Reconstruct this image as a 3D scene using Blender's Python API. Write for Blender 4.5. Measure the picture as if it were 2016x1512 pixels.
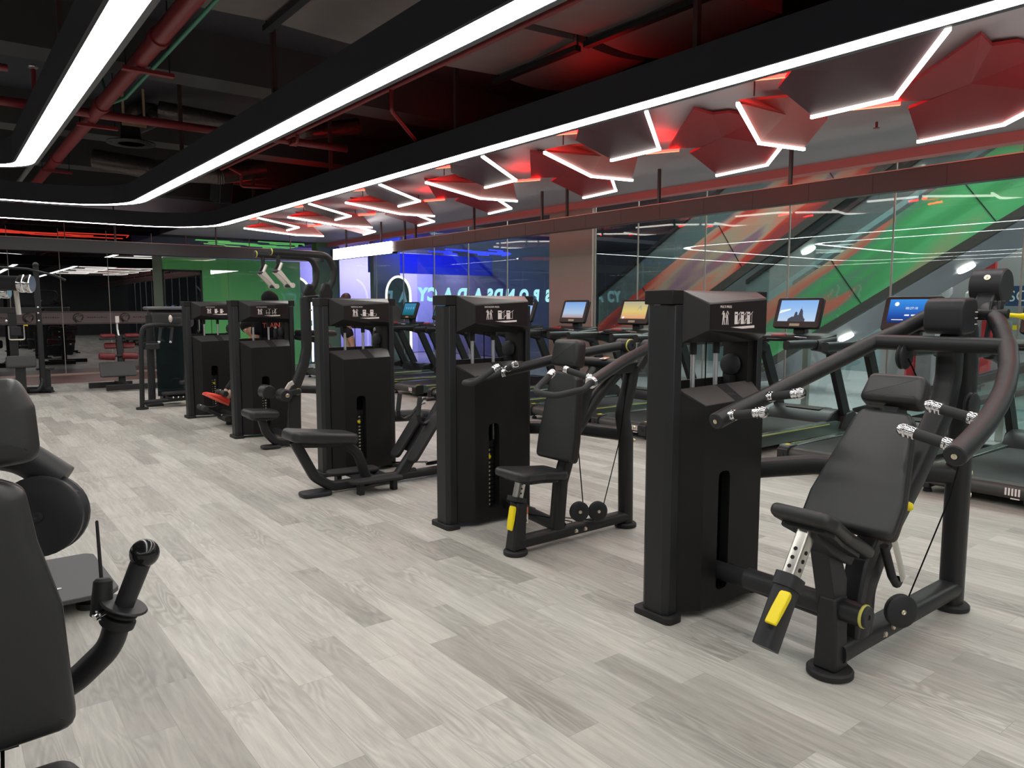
import bpy, bmesh, math, random
from math import sin, cos, pi, radians
from mathutils import Vector, Matrix
random.seed(7)
S = bpy.context.scene
COL = S.collection
for o in list(bpy.data.objects):
    bpy.data.objects.remove(o)
# ---------------------------------------------------------------- camera, world, exposure
cam = bpy.data.cameras.new('camera')
cam.sensor_width = 36.0
cam.lens = 36.0 * 1470.0 / 2016.0
cam.clip_start = 0.05
cam.clip_end = 120
camo = bpy.data.objects.new('camera', cam)
COL.objects.link(camo)
camo.location = (0, 0, 1.5)
YAW = radians(37.75)
PITCH = math.atan(151 / 1470.0)
camo.rotation_euler = (pi / 2 - PITCH, 0, -YAW)
S.camera = camo
S.view_settings.view_transform = 'Standard'
S.view_settings.look = 'None'
S.view_settings.exposure = 0.0
S.view_settings.gamma = 1.0
S.view_settings.use_curve_mapping = False
W = bpy.data.worlds.new('world')
S.world = W
W.use_nodes = True
W.node_tree.nodes['Background'].inputs[0].default_value = (0.05, 0.055, 0.07, 1)
W.node_tree.nodes['Background'].inputs[1].default_value = 0.3
STRIP_E = 17.0
# ---------------------------------------------------------------- mesh helpers
def V(*a):
    return Vector(a)
def fillet(path, rad, n=6):
    out = []
    P = [Vector(p) for p in path]
    for i, p in enumerate(P):
        if i == 0 or i == len(P) - 1:
            out.append(p); continue
        a = (P[i - 1] - p); b = (P[i + 1] - p)
        la, lb = a.length, b.length
        a.normalize(); b.normalize()
        ang = a.angle(b)
        if ang > radians(176):
            out.append(p); continue
        d = min(rad / math.tan(ang / 2), la * 0.48, lb * 0.48)
        p0, p1 = p + a * d, p + b * d
        for k in range(n + 1):
            t = k / n
            out.append(p0 * (1 - t) ** 2 + p * 2 * t * (1 - t) + p1 * t * t)
    return out
def ring_sec(rx, ry, n, sq=0.0):
    pts = []
    for k in range(n):
        a = 2 * pi * k / n
        c, s = cos(a), sin(a)
        if sq:
            e = 2.0 / (2.0 + sq)
            c = math.copysign(abs(c) ** e, c); s = math.copysign(abs(s) ** e, s)
        pts.append((rx * c, ry * s))
    return pts
class M:
    def __init__(self):
        self.v = []; self.f = []
    def add(self, vs, fs):
        b = len(self.v)
        self.v += [tuple(x) for x in vs]
        self.f += [tuple(i + b for i in q) for q in fs]
        return self
    def box(self, x0, x1, y0, y1, z0, z1):
        vs = [(x, y, z) for x in (x0, x1) for y in (y0, y1) for z in (z0, z1)]
        return self.add(vs, [(0, 1, 3, 2), (4, 6, 7, 5), (0, 4, 5, 1), (2, 3, 7, 6), (0, 2, 6, 4), (1, 5, 7, 3)])
    def obox(self, c, d, R):
        m = M().box(-d[0] / 2, d[0] / 2, -d[1] / 2, d[1] / 2, -d[2] / 2, d[2] / 2)
        return self.add([R @ Vector(q) + Vector(c) for q in m.v], m.f)
    def bar(self, p0, p1, w, h, up=(0, 0, 1)):
        p0, p1 = Vector(p0), Vector(p1)
        d = (p1 - p0); L = d.length; d.normalize()
        s = d.cross(Vector(up))
        if s.length < 1e-5:
            s = d.cross(Vector((1, 0, 0)))
        s.normalize(); u = s.cross(d)
        R = Matrix((d, s, u)).transposed()
        return self.obox((p0 + p1) / 2, (L, w, h), R)
    def loft(self, rings, caps=True):
        n = len(rings[0]); vs = []; fs = []
        for r in rings:
            vs += r
        for i in range(len(rings) - 1):
            for k in range(n):
                k2 = (k + 1) % n
                fs.append((i * n + k, i * n + k2, (i + 1) * n + k2, (i + 1) * n + k))
        if caps:
            fs.append(tuple(range(n))[::-1])
            fs.append(tuple((len(rings) - 1) * n + k for k in range(n)))
        return self.add(vs, fs)
    def prism(self, poly, axis, a, b):
        def to(p, t):
            return {'x': (t, p[0], p[1]), 'y': (p[0], t, p[1]), 'z': (p[0], p[1], t)}[axis]
        return self.loft([[to(p, a) for p in poly], [to(p, b) for p in poly]])
    def tube(self, path, r, n=14, fil=None, ry=None, sq=0.0, up=(0, 0, 1), closed=False, scale=None):
        if fil:
            path = fillet(path, fil)
        P = [Vector(p) for p in path]
        N = len(P); rings = []
        nrm = None
        for i in range(N):
            if closed:
                t = P[(i + 1) % N] - P[i - 1]
            else:
                t = P[min(i + 1, N - 1)] - P[max(i - 1, 0)]
            t.normalize()
            if nrm is None:
                nrm = Vector(up) - t * t.dot(Vector(up))
                if nrm.length < 1e-4:
                    nrm = Vector((1, 0, 0)) - t * t.x
                nrm.normalize()
            else:
                nrm = nrm - t * t.dot(nrm); nrm.normalize()
            s = t.cross(nrm)
            k = scale[i] if scale and len(scale) == N else 1.0
            rings.append([P[i] + nrm * (q[1] * k) + s * (q[0] * k) for q in ring_sec(r, ry or r, n, sq)])
        if closed:
            rings.append(rings[0])
            return self.loft(rings, caps=False)
        return self.loft(rings)
    def cyl(self, p0, p1, r, r1=None, n=24, ch=0.0):
        p0, p1 = Vector(p0), Vector(p1)
        r1 = r if r1 is None else r1
        d = (p1 - p0); L = d.length; d.normalize()
        s = d.cross(Vector((0, 0, 1)))
        if s.length < 1e-4:
            s = Vector((1, 0, 0))
        s.normalize(); u = s.cross(d)
        st = [(0, r), (L, r1)] if not ch else [(0, r - ch), (ch, r), (L - ch, r1), (L, r1 - ch)]
        return self.loft([[p0 + d * h + (s * cos(2 * pi * k / n) + u * sin(2 * pi * k / n)) * q for k in range(n)] for h, q in st])
    def lathe(self, prof, p0, d, n=24):
        p0 = Vector(p0); d = Vector(d).normalized()
        s = d.cross(Vector((0, 0, 1)))
        if s.length < 1e-4:
            s = Vector((1, 0, 0))
        s.normalize(); u = s.cross(d)
        return self.loft([[p0 + d * h + (s * cos(2 * pi * k / n) + u * sin(2 * pi * k / n)) * max(q, 1e-4) for k in range(n)] for q, h in prof])
    def ball(self, c, r, n=20, sc=(1, 1, 1)):
        m = M().lathe([(r * sin(pi * k / 12), -r * cos(pi * k / 12)) for k in range(13)], (0, 0, 0), (0, 0, 1), n)
        return self.add([(q[0] * sc[0] + c[0], q[1] * sc[1] + c[1], q[2] * sc[2] + c[2]) for q in m.v], m.f)
    def pad(self, outline, t, e, O, U, Vv, crown=0.002):
        """cushion: outline (u,v) in the U,V plane at O, thickness t along U x V, rounded rim e"""
        O, U, Vv = Vector(O), Vector(U).normalized(), Vector(Vv).normalized()
        N = U.cross(Vv)
        n = len(outline)
        P = [Vector((q[0], q[1])) for q in outline]
        area = sum(P[i].x * P[(i + 1) % n].y - P[(i + 1) % n].x * P[i].y for i in range(n))
        if area < 0:
            P.reverse()
        nr = []
        for i in range(n):
            a = P[i] - P[i - 1]; b = P[(i + 1) % n] - P[i]
            na = Vector((a.y, -a.x)).normalized(); nb = Vector((b.y, -b.x)).normalized()
            q = (na + nb)
            q = q.normalized() / max(0.5, (q.normalized()).dot(na)) if q.length > 1e-6 else na
            nr.append(q)
        st = []
        for k in range(5):
            a = pi / 2 * k / 4
            st.append((e * (1 - sin(a)), -t / 2 + e * (1 - cos(a))))
        for k in range(5):
            a = pi / 2 * k / 4
            st.append((e * (1 - cos(a)), t / 2 - e + e * sin(a)))
        rings = []
        for ins, h in st:
            rings.append([O + U * (P[i].x - nr[i].x * ins) + Vv * (P[i].y - nr[i].y * ins) + N * h for i in range(n)])
        cen = sum(rings[-1], Vector((0, 0, 0))) / n
        for k, hh in ((.93, .35), (.75, .8), (.4, 1.0)):
            rings.append([cen + (p - cen) * k + N * crown * hh for p in rings[-1 if k == .93 else len(st) - 1]])
        self.loft(rings)
        return self
    def poly(self, pts):
        return self.add(pts, [tuple(range(len(pts)))])
    def build(self, name, mat, parent=None, sm=38, bev=0.0, bn=2):
        me = bpy.data.meshes.new(name)
        off = Vector((0, 0, 0))
        q = parent
        while q is not None:
            off += q.location; q = q.parent
        me.from_pydata([Vector(p) - off for p in self.v], [], self.f)
        bm = bmesh.new(); bm.from_mesh(me)
        bmesh.ops.recalc_face_normals(bm, faces=bm.faces)
        bm.to_mesh(me); bm.free()
        if sm:
            me.polygons.foreach_set('use_smooth', [True] * len(me.polygons))
            me.set_sharp_from_angle(angle=radians(sm))
        o = bpy.data.objects.new(name, me)
        COL.objects.link(o)
        me.materials.append(mat)
        if bev:
            b = o.modifiers.new('edge', 'BEVEL'); b.width = bev; b.segments = bn; b.limit_method = 'ANGLE'; b.angle_limit = radians(40)
            b.harden_normals = False
        if parent is not None:
            o.parent = parent
        return o
def tag(o, label=None, cat=None, group=None, kind=None):
    if label: o['label'] = label
    if cat: o['category'] = cat
    if group: o['group'] = group
    if kind: o['kind'] = kind
    return o
def thing(name, loc, label, cat, group=None):
    o = bpy.data.objects.new(name, None); COL.objects.link(o)
    o.location = loc; o.empty_display_size = 0.1
    return tag(o, label, cat, group)
def text(s, name, mat, parent, loc, rot, size, ext=0.0005, align='LEFT', sx=1.0, mirror=False, shear=0.0, bold=0.0):
    c = bpy.data.curves.new(name, 'FONT'); c.body = s; c.size = size; c.extrude = ext
    c.offset = bold; c.align_x = align; c.align_y = 'CENTER'; c.shear = shear
    o = bpy.data.objects.new(name, c); COL.objects.link(o)
    c.materials.append(mat)
    if parent is not None:
        o.parent = parent
        off = Vector(parent.location); q = parent.parent
        while q is not None:
            off += q.location; q = q.parent
        o.location = Vector(loc) - off
    else:
        o.location = loc
    o.rotation_euler = rot
    o.scale = (-sx if mirror else sx, 1, 1)
    # turn the lettering into real mesh
    S.view_layers[0].update()
    ev = o.evaluated_get(bpy.context.evaluated_depsgraph_get())
    me = bpy.data.meshes.new_from_object(ev)
    q = bpy.data.objects.new(name, me); COL.objects.link(q)
    q.location, q.rotation_euler, q.scale, q.parent = o.location, o.rotation_euler, o.scale, o.parent
    if not me.materials: me.materials.append(mat)
    bpy.data.objects.remove(o)
    q.name = name
    return q
def rrect(w, h, r, n=5, cx=0, cy=0):
    out = []
    for (sx, sy, a0) in ((1, 1, 0), (-1, 1, pi / 2), (-1, -1, pi), (1, -1, 1.5 * pi)):
        for k in range(n + 1):
            a = a0 + pi / 2 * k / n
            out.append((cx + sx * (w / 2 - r) + r * cos(a), cy + sy * (h / 2 - r) + r * sin(a)))
    return out
def rpoly(pts, r, n=4):
    P = [Vector((p[0], p[1], 0)) for p in pts]
    out = []
    N = len(P)
    for i in range(N):
        seg = fillet([P[i - 1], P[i], P[(i + 1) % N]], r, n)
        out += [(q.x, q.y) for q in seg[1:-1]]
    return out
# ---------------------------------------------------------------- materials
def mat(name, col, rough=0.5, metal=0.0, emit=None, es=0.0, spec=0.5, coat=0.0, noise=0.0, nscale=40.0, bump=0.0, alpha=1.0):
    m = bpy.data.materials.new(name); m.use_nodes = True
    nt = m.node_tree; b = nt.nodes['Principled BSDF']
    b.inputs['Base Color'].default_value = (*col, 1)
    b.inputs['Roughness'].default_value = rough
    b.inputs['Metallic'].default_value = metal
    b.inputs['Specular IOR Level'].default_value = spec
    b.inputs['Coat Weight'].default_value = coat
    b.inputs['Alpha'].default_value = alpha
    if emit:
        b.inputs['Emission Color'].default_value = (*emit, 1)
        b.inputs['Emission Strength'].default_value = es
    if noise or bump:
        tc = nt.nodes.new('ShaderNodeTexCoord'); nz = nt.nodes.new('ShaderNodeTexNoise')
        nz.inputs['Scale'].default_value = nscale; nz.inputs['Detail'].default_value = 4
        nt.links.new(tc.outputs['Object'], nz.inputs['Vector'])
        if noise:
            mx = nt.nodes.new('ShaderNodeMix'); mx.data_type = 'RGBA'
            mx.inputs[6].default_value = (*[c * (1 - noise) for c in col], 1)
            mx.inputs[7].default_value = (*[min(1, c * (1 + noise)) for c in col], 1)
            nt.links.new(nz.outputs['Fac'], mx.inputs[0]); nt.links.new(mx.outputs[2], b.inputs['Base Color'])
        if bump:
            bp = nt.nodes.new('ShaderNodeBump'); bp.inputs['Strength'].default_value = bump; bp.inputs['Distance'].default_value = 0.01
            nt.links.new(nz.outputs['Fac'], bp.inputs['Height']); nt.links.new(bp.outputs[0], b.inputs['Normal'])
    return m
def emis(name, col, s):
    m = bpy.data.materials.new(name); m.use_nodes = True
    nt = m.node_tree; nt.nodes.clear()
    e = nt.nodes.new('ShaderNodeEmission'); o = nt.nodes.new('ShaderNodeOutputMaterial')
    e.inputs[0].default_value = (*col, 1); e.inputs[1].default_value = s
    nt.links.new(e.outputs[0], o.inputs[0])
    return m
def glass(name, tint, refl, rough=0.0, body=0.0, bodycol=(0.5, 0.6, 0.6)):
    """thin pane: see-through with a mirror share"""
    m = bpy.data.materials.new(name); m.use_nodes = True
    nt = m.node_tree; nt.nodes.clear()
    t = nt.nodes.new('ShaderNodeBsdfTransparent'); t.inputs[0].default_value = (*tint, 1)
    g = nt.nodes.new('ShaderNodeBsdfGlossy'); g.inputs['Roughness'].default_value = rough; g.inputs[0].default_value = (0.95, 0.97, 1, 1)
    x = nt.nodes.new('ShaderNodeMixShader'); x.inputs[0].default_value = refl
    o = nt.nodes.new('ShaderNodeOutputMaterial')
    last = t.outputs[0]
    if body:
        d = nt.nodes.new('ShaderNodeBsdfDiffuse'); d.inputs[0].default_value = (*bodycol, 1)
        y = nt.nodes.new('ShaderNodeMixShader'); y.inputs[0].default_value = body
        nt.links.new(t.outputs[0], y.inputs[1]); nt.links.new(d.outputs[0], y.inputs[2]); last = y.outputs[0]
    nt.links.new(last, x.inputs[1]); nt.links.new(g.outputs[0], x.inputs[2]); nt.links.new(x.outputs[0], o.inputs[0])
    return m
K = dict(
    frame=mat('black_powder_coat', (0.0155, 0.016, 0.0178), 0.46, spec=0.38, noise=0.15, nscale=300, bump=0.03),
    graphic=mat('graphic_panel_brown_black', (0.013, 0.0085, 0.0085), 0.45, spec=0.3),
    frame2=mat('charcoal_powder_coat', (0.022, 0.023, 0.026), 0.48, spec=0.35),
    cover=mat('shroud_black', (0.0088, 0.0082, 0.0086), 0.5, spec=0.3),
    facet=mat('header_black', (0.012, 0.0115, 0.012), 0.36, spec=0.55),
    ledge=mat('top_facet_sheen', (0.035, 0.034, 0.034), 0.38, spec=0.6),  # strip-light sheen on upward facets put into a lighter colour
    pad=mat('black_vinyl', (0.019, 0.0198, 0.021), 0.42, spec=0.5, noise=0.2, nscale=500, bump=0.05),
    piping=mat('pad_side_vinyl', (0.02, 0.011, 0.011), 0.45),
    rubber=mat('black_rubber', (0.012, 0.012, 0.013), 0.7),
    grip=mat('grip_foam', (0.022, 0.023, 0.025), 0.75),
    chrome=mat('chrome', (0.85, 0.85, 0.86), 0.16, 1.0),
    rod=mat('bright_rod', (0.62, 0.62, 0.66), 0.38, 0.7),
    steel=mat('brushed_steel', (0.62, 0.61, 0.57), 0.3, 1.0),
    silver=mat('silver_plastic', (0.62, 0.58, 0.52), 0.35, 0.3),
    yellow=mat('yellow_plastic', (0.9, 0.72, 0.0), 0.4),
    ring=mat('yellow_ring', (0.55, 0.52, 0.1), 0.4),
    brass=mat('bolt_head', (0.75, 0.68, 0.52), 0.3, 0.9),
    white=mat('white_print', (0.82, 0.74, 0.72), 0.6),
    orange=mat('orange_sticker', (0.75, 0.25, 0.08), 0.6),
    tick=mat('label_print', (0.6, 0.58, 0.42), 0.6),
    cable=mat('black_cable', (0.005, 0.005, 0.005), 0.8, spec=0.1),
    red=mat('red_vinyl', (0.13, 0.008, 0.013), 0.4),
    pipe=mat('red_pipe_paint', (0.22, 0.02, 0.026), 0.4),
    hanger=mat('strut_dark', (0.06, 0.03, 0.03), 0.5),
    green=mat('green_conduit', (0.05, 0.25, 0.16), 0.4),
    greyduct=mat('duct_wrap', (0.17, 0.145, 0.145), 0.75, noise=0.25, nscale=3, bump=0.4),
    foil=mat('foil_flex_duct', (0.10, 0.08, 0.08), 0.35, 0.6, noise=0.4, nscale=20, bump=0.8),
    black=mat('matt_black', (0.006, 0.006, 0.008), 0.8),
    led=emis('white_led', (1.0, 0.98, 0.94), STRIP_E),
    ledhex=emis('white_led_tube', (1.0, 0.95, 0.86), 5.0),
    ledred=emis('red_led_tube', (1.0, 0.004, 0.003), 70.0),
    uplight_added=emis('added_red_uplight', (1.0, 0.012, 0.010), 20.0),  # for added unseen tubes that redden the ducts
    redcore=emis('red_led_core', (1.0, 0.25, 0.12), 3.0),
    ledgreen=emis('green_neon', (0.25, 1.0, 0.2), 1.6),
    ledblue=emis('blue_neon', (0.02, 0.03, 1.0), 3.5),
)
# ---------------------------------------------------------------- the gym shell
XL, XG, YB, YF = -10.0, 8.7, 19.0, -8.0
SLAB = 4.15
def planks():
    m = bpy.data.materials.new('grey_oak_planks'); m.use_nodes = True
    nt = m.node_tree; b = nt.nodes['Principled BSDF']; L = nt.links.new
    tc = nt.nodes.new('ShaderNodeTexCoord')
    mp = nt.nodes.new('ShaderNodeMapping'); mp.inputs['Rotation'].default_value = (0, 0, pi / 2)
    L(tc.outputs['Object'], mp.inputs['Vector'])
    br = nt.nodes.new('ShaderNodeTexBrick')
    br.offset = 0.37; br.offset_frequency = 2; br.squash = 1.0
    br.inputs['Color1'].default_value = (0.0, 0.0, 0.0, 1); br.inputs['Color2'].default_value = (1, 1, 1, 1)
    br.inputs['Mortar'].default_value = (0.25, 0.25, 0.25, 1)
    br.inputs['Scale'].default_value = 1.0; br.inputs['Mortar Size'].default_value = 0.0008
    br.inputs['Mortar Smooth'].default_value = 0.3; br.inputs['Bias'].default_value = 0.0
    br.inputs['Brick Width'].default_value = 0.92; br.inputs['Row Height'].default_value = 0.152
    L(mp.outputs[0], br.inputs['Vector'])
    # per-plank random offset for the grain
    add = nt.nodes.new('ShaderNodeVectorMath'); add.operation = 'MULTIPLY_ADD'
    add.inputs[1].default_value = (7, 11, 3)
    L(br.outputs['Color'], add.inputs[0]); L(mp.outputs[0], add.inputs[2])
    gm = nt.nodes.new('ShaderNodeMapping'); gm.inputs['Scale'].default_value = (2.2, 24, 1)
    L(add.outputs[0], gm.inputs['Vector'])
    n1 = nt.nodes.new('ShaderNodeTexNoise'); n1.inputs['Scale'].default_value = 1.4; n1.inputs['Detail'].default_value = 7
    n1.inputs['Roughness'].default_value = 0.62; n1.inputs['Distortion'].default_value = 0.6
    L(gm.outputs[0], n1.inputs['Vector'])
    # cathedral figure
    wm = nt.nodes.new('ShaderNodeMapping'); wm.inputs['Scale'].default_value = (1.1, 6.5, 1)
    L(add.outputs[0], wm.inputs['Vector'])
    wn = nt.nodes.new('ShaderNodeTexNoise'); wn.inputs['Scale'].default_value = 1.3; wn.inputs['Detail'].default_value = 1.5
    L(wm.outputs[0], wn.inputs['Vector'])
    wk = nt.nodes.new('ShaderNodeMath'); wk.operation = 'MULTIPLY'; wk.inputs[1].default_value = 95
    L(wn.outputs['Fac'], wk.inputs[0])
    wsn = nt.nodes.new('ShaderNodeMath'); wsn.operation = 'SINE'; L(wk.outputs[0], wsn.inputs[0])
    wv = nt.nodes.new('ShaderNodeMapRange'); wv.inputs[1].default_value = -1; wv.inputs[2].default_value = 1
    L(wsn.outputs[0], wv.inputs[0])
    n2 = nt.nodes.new('ShaderNodeTexNoise'); n2.inputs['Scale'].default_value = 1.1; n2.inputs['Detail'].default_value = 2
    L(add.outputs[0], n2.inputs['Vector'])
    ms = nt.nodes.new('ShaderNodeMapRange'); ms.inputs[1].default_value = 0.44; ms.inputs[2].default_value = 0.66
    L(n2.outputs['Fac'], ms.inputs[0])
    w2 = nt.nodes.new('ShaderNodeMath'); w2.operation = 'MULTIPLY'
    L(wv.outputs[0], w2.inputs[0]); L(ms.outputs[0], w2.inputs[1])
    ra = nt.nodes.new('ShaderNodeValToRGB')
    ra.color_ramp.elements[0].position = 0.0; ra.color_ramp.elements[0].color = (0.335, 0.322, 0.292, 1)
    ra.color_ramp.elements[1].position = 1.0; ra.color_ramp.elements[1].color = (0.53, 0.515, 0.472, 1)
    e = ra.color_ramp.elements.new(0.5); e.color = (0.455, 0.442, 0.402, 1)
    L(br.outputs['Color'], ra.inputs[0])
    def mulmix(a, fac_sock, lo, hi, mn, mxv):
        mr = nt.nodes.new('ShaderNodeMapRange'); mr.inputs[1].default_value = lo; mr.inputs[2].default_value = hi
        mr.inputs[3].default_value = mn; mr.inputs[4].default_value = mxv
        L(fac_sock, mr.inputs[0])
        vm = nt.nodes.new('ShaderNodeVectorMath'); vm.operation = 'SCALE'
        L(a, vm.inputs[0]); L(mr.outputs[0], vm.inputs['Scale'])
        return vm.outputs[0]
    c = mulmix(ra.outputs[0], n1.outputs['Fac'], 0.3, 0.7, 0.78, 1.14)
    c = mulmix(c, w2.outputs[0], 0.0, 1.0, 1.03, 0.76)
    c = mulmix(c, br.outputs['Fac'], 0.0, 1.0, 1.0, 0.72)
    L(c, b.inputs['Base Color'])
    b.inputs['Roughness'].default_value = 0.42
    b.inputs['Specular IOR Level'].default_value = 0.35
    bp = nt.nodes.new('ShaderNodeBump'); bp.inputs['Strength'].default_value = 0.06; bp.inputs['Distance'].default_value = 0.002
    L(n1.outputs['Fac'], bp.inputs['Height']); L(bp.outputs[0], b.inputs['Normal'])
    return m
def struct(name, m, material, **k):
    return tag(m.build(name, material, None, **k), None, None, None, 'structure')
struct('floor', M().box(XL, XG, YF, YB, -0.1, 0.0), planks())
M_wall = mat('dark_wall', (0.03, 0.03, 0.034), 0.7)
M_slab = mat('slab_dark', (0.030, 0.031, 0.042), 0.85, noise=0.2, nscale=2)
M_beam = mat('slab_beam_grey', (0.055, 0.052, 0.055), 0.85)
M_soffit = mat('soffit_white', (0.44, 0.40, 0.43), 0.6)
struct('ceiling', M().box(XL, XG, YF, YB, SLAB, SLAB + 0.2), M_slab)
struct('wall_left', M().box(XL - 0.2, XL, YF, YB, 0, SLAB), M_wall)
struct('wall_front', M().box(XL, XG, YF - 0.2, YF, 0, SLAB), M_wall)
for i, y in enumerate([7.75, 11.1, 13.7, 16.2, 2.2, -0.4]):
    struct('ceiling_beam.%03d' % i, M().box(XL, XG, y, y + 0.42, 3.72, SLAB), M_beam)
# flat white soffit over the treadmills, up to the glass
struct('ceiling_soffit', M().box(4.35, XG, YF, YB, 3.2, 3.28), M_soffit)
struct('trim_soffit', M().box(4.33, 4.36, YF, YB, 3.2, 3.30), M_slab)
struct('wall_right_upper', M().box(XG - 0.02, XG + 0.1, YF, YB, 3.2, SLAB), M_slab)
struct('trim_glass_head', M().box(8.42, 8.6, YF, YB, 3.10, 3.2), mat('red_lit_trim', (0.72, 0.20, 0.20), 0.5))  # red LED light on the trim is put into its colour
# ---- glass wall on the mall side, 1.3 m panes
G_clear = glass('clear_glass', (0.90, 0.95, 0.93), 0.06)
M_mull = mat('glass_joint', (0.42, 0.38, 0.35), 0.35, 0.5)
ys = [2.86 - 1.3 * k for k in range(9)][::-1] + [4.16, 5.47, 6.78, 8.06, 9.0]
npane = 0
for a, b2 in zip(ys[:-1], ys[1:]):
    npane += 1
    w = M().box(XG, XG + 0.012, a + 0.004, b2 - 0.004, 0.03, 3.2)
    o = struct('window_%d' % npane, w, G_clear, sm=0)
    M().box(XG - 0.004, XG + 0.016, b2 - 0.008, b2 + 0.008, 0.03, 3.2).build('window_joint', M_mull, o)
ys2 = [10.1, 11.39, 12.69, 14.0, 15.35, 16.69, 18.95]
for a, b2 in zip(ys2[:-1], ys2[1:]):
    npane += 1
    o = struct('window_%d' % npane, M().box(XG, XG + 0.012, a + 0.004, b2 - 0.004, 0.03, 3.2), G_clear, sm=0)
    M().box(XG - 0.004, XG + 0.016, b2 - 0.008, b2 + 0.008, 0.03, 3.2).build('window_joint', M_mull, o)
struct('trim_glass_foot', M().box(XG - 0.03, XG + 0.05, YF, YB, 0, 0.06), K['frame2'])
M_col = mat('column_beige', (0.50, 0.40, 0.36), 0.55)
struct('column_glass', M().box(XG - 0.05, XG + 0.03, 9.02, 10.1, 0, 3.2), M_col)
M_colg = mat('column_corner_green', (0.20, 0.33, 0.16), 0.4)
struct('column_corner', M().box(8.16, 8.75, YB - 0.12, YB + 0.3, 0, 3.2), M_colg)
# ---- back wall: black mirror glass, green glass, dark door opening
def mirror_black(name, refl, base):
    m = bpy.data.materials.new(name); m.use_nodes = True
    nt = m.node_tree; nt.nodes.clear()
    d = nt.nodes.new('ShaderNodeBsdfDiffuse'); d.inputs[0].default_value = (*base, 1)
    g = nt.nodes.new('ShaderNodeBsdfGlossy'); g.inputs['Roughness'].default_value = 0.01; g.inputs[0].default_value = (0.9, 0.92, 0.95, 1)
    x = nt.nodes.new('ShaderNodeMixShader'); x.inputs[0].default_value = refl
    o = nt.nodes.new('ShaderNodeOutputMaterial')
    nt.links.new(d.outputs[0], x.inputs[1]); nt.links.new(g.outputs[0], x.inputs[2]); nt.links.new(x.outputs[0], o.inputs[0])
    return m
M_dglass = mirror_black('black_glass', 0.22, (0.006, 0.0055, 0.006))
M_ggreen = mirror_black('green_back_painted_glass', 0.10, (0.20, 0.72, 0.24))
M_band = mat('frosted_band', (0.20, 0.155, 0.155), 0.5)
M_bandink = mat('band_print', (0.045, 0.035, 0.035), 0.6)
edges = [XL] + [4.16 - 0.02 - 0.935 * k for k in range(15)][::-1]
for i, (a, b2) in enumerate(zip(edges[:-1], edges[1:])):
    npane += 1
    o = struct('window_%d' % npane, M().box(a + 0.004, b2 - 0.004, YB, YB + 0.02, 0.0, 2.68), M_dglass, sm=0)
    M().box(b2 - 0.006, b2 + 0.006, YB - 0.004, YB + 0.02, 0.0, 3.2).build('window_joint', M_mull, o)
    if i > 3:
        M().box(a + 0.004, b2 - 0.004, YB - 0.003, YB + 0.001, 1.13, 1.41).build('frosted_band', M_band, o)
        M().box(a + 0.004, b2 - 0.004, YB - 0.005, YB, 1.14, 1.155).box(a + 0.004, b2 - 0.004, YB - 0.005, YB, 1.385, 1.40).build('band_line', M_bandink, o)
        # lion head emblem: mane, brow, muzzle strokes
        cx, cz = a + 0.30, 1.27
        e = M()
        def arc(ox, oz, r, a0, a1, w0, w1):
            nn = 9; pts = []
            for q in range(nn + 1):
                a = radians(a0 + (a1 - a0) * q / nn); w = w0 + (w1 - w0) * q / nn
                pts.append((ox, oz, r, a, w))
            for u, v in zip(pts[:-1], pts[1:]):
                e.poly([(cx + o_[0] + (o_[2] + sg * o_[4] / 2) * cos(o_[3]), YB - 0.004, cz + o_[1] + (o_[2] + sg * o_[4] / 2) * sin(o_[3])) for o_, sg in ((u, 1), (v, 1), (v, -1), (u, -1))])
        arc(0, 0, .098, 60, 250, .012, .045); arc(.02, .02, .07, -60, 95, .03, .012); arc(-.01, -.01, .055, 80, 240, .012, .03)
        arc(.045, .02, .028, 20, 200, .02, .012); arc(-.02, .05, .03, 10, 150, .018, .01); arc(.02, -.045, .045, 190, 330, .028, .012)
        arc(.05, -.02, .03, -100, 60, .016, .012); arc(-.03, -.055, .03, 150, 300, .02, .01)
        e.build('lion_emblem', M_bandink, o)
        tm = M()
        for q in range(9):
            hgt = 0.018 if q % 3 else 0.026
            tm.box(a + 0.47 + q * 0.045, a + 0.47 + q * 0.045 + 0.032, YB - 0.005, YB - 0.002, 1.265, 1.265 + hgt)
        tm.build('band_lettering', M_bandink, o)
struct('trim_door_side', M().box(4.14, 4.34, YB - 0.02, YB + 0.04, 0, 2.68), mat('door_post_green_grey', (0.16, 0.22, 0.15), 0.5))
o = struct('door_1', M().box(4.34, 5.22, YB, YB + 0.02, 0.0, 2.36), M_dglass, sm=0)
M().box(4.33, 4.37, YB - 0.02, YB + 0.02, 0, 2.38).box(5.19, 5.23, YB - 0.02, YB + 0.02, 0, 2.38).box(4.33, 5.23, YB - 0.02, YB + 0.02, 2.34, 2.39).build('door_frame', K['frame'], o)
M().tube([(5.1, YB - 0.01, 0.9), (5.1, YB - 0.07, 0.95), (5.1, YB - 0.07, 1.45), (5.1, YB - 0.01, 1.5)], 0.015, fil=0.03).build('door_handle', K['steel'], o)
struct('wall_back_head', M().box(4.34, 5.23, YB, YB + 0.02, 2.39, 2.68), M_ggreen, sm=0)
for i, (a, b2) in enumerate(((5.23, 5.85), (5.85, 6.75), (6.75, 7.7))):
    struct('wall_back_green.%03d' % i, M().box(a + 0.003, b2 - 0.003, YB, YB + 0.02, 0, 2.68), M_ggreen, sm=0)
npane += 1
struct('window_%d' % npane, M().box(7.7, 8.16, YB, YB + 0.012, 0, 2.68), G_clear, sm=0)
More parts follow.
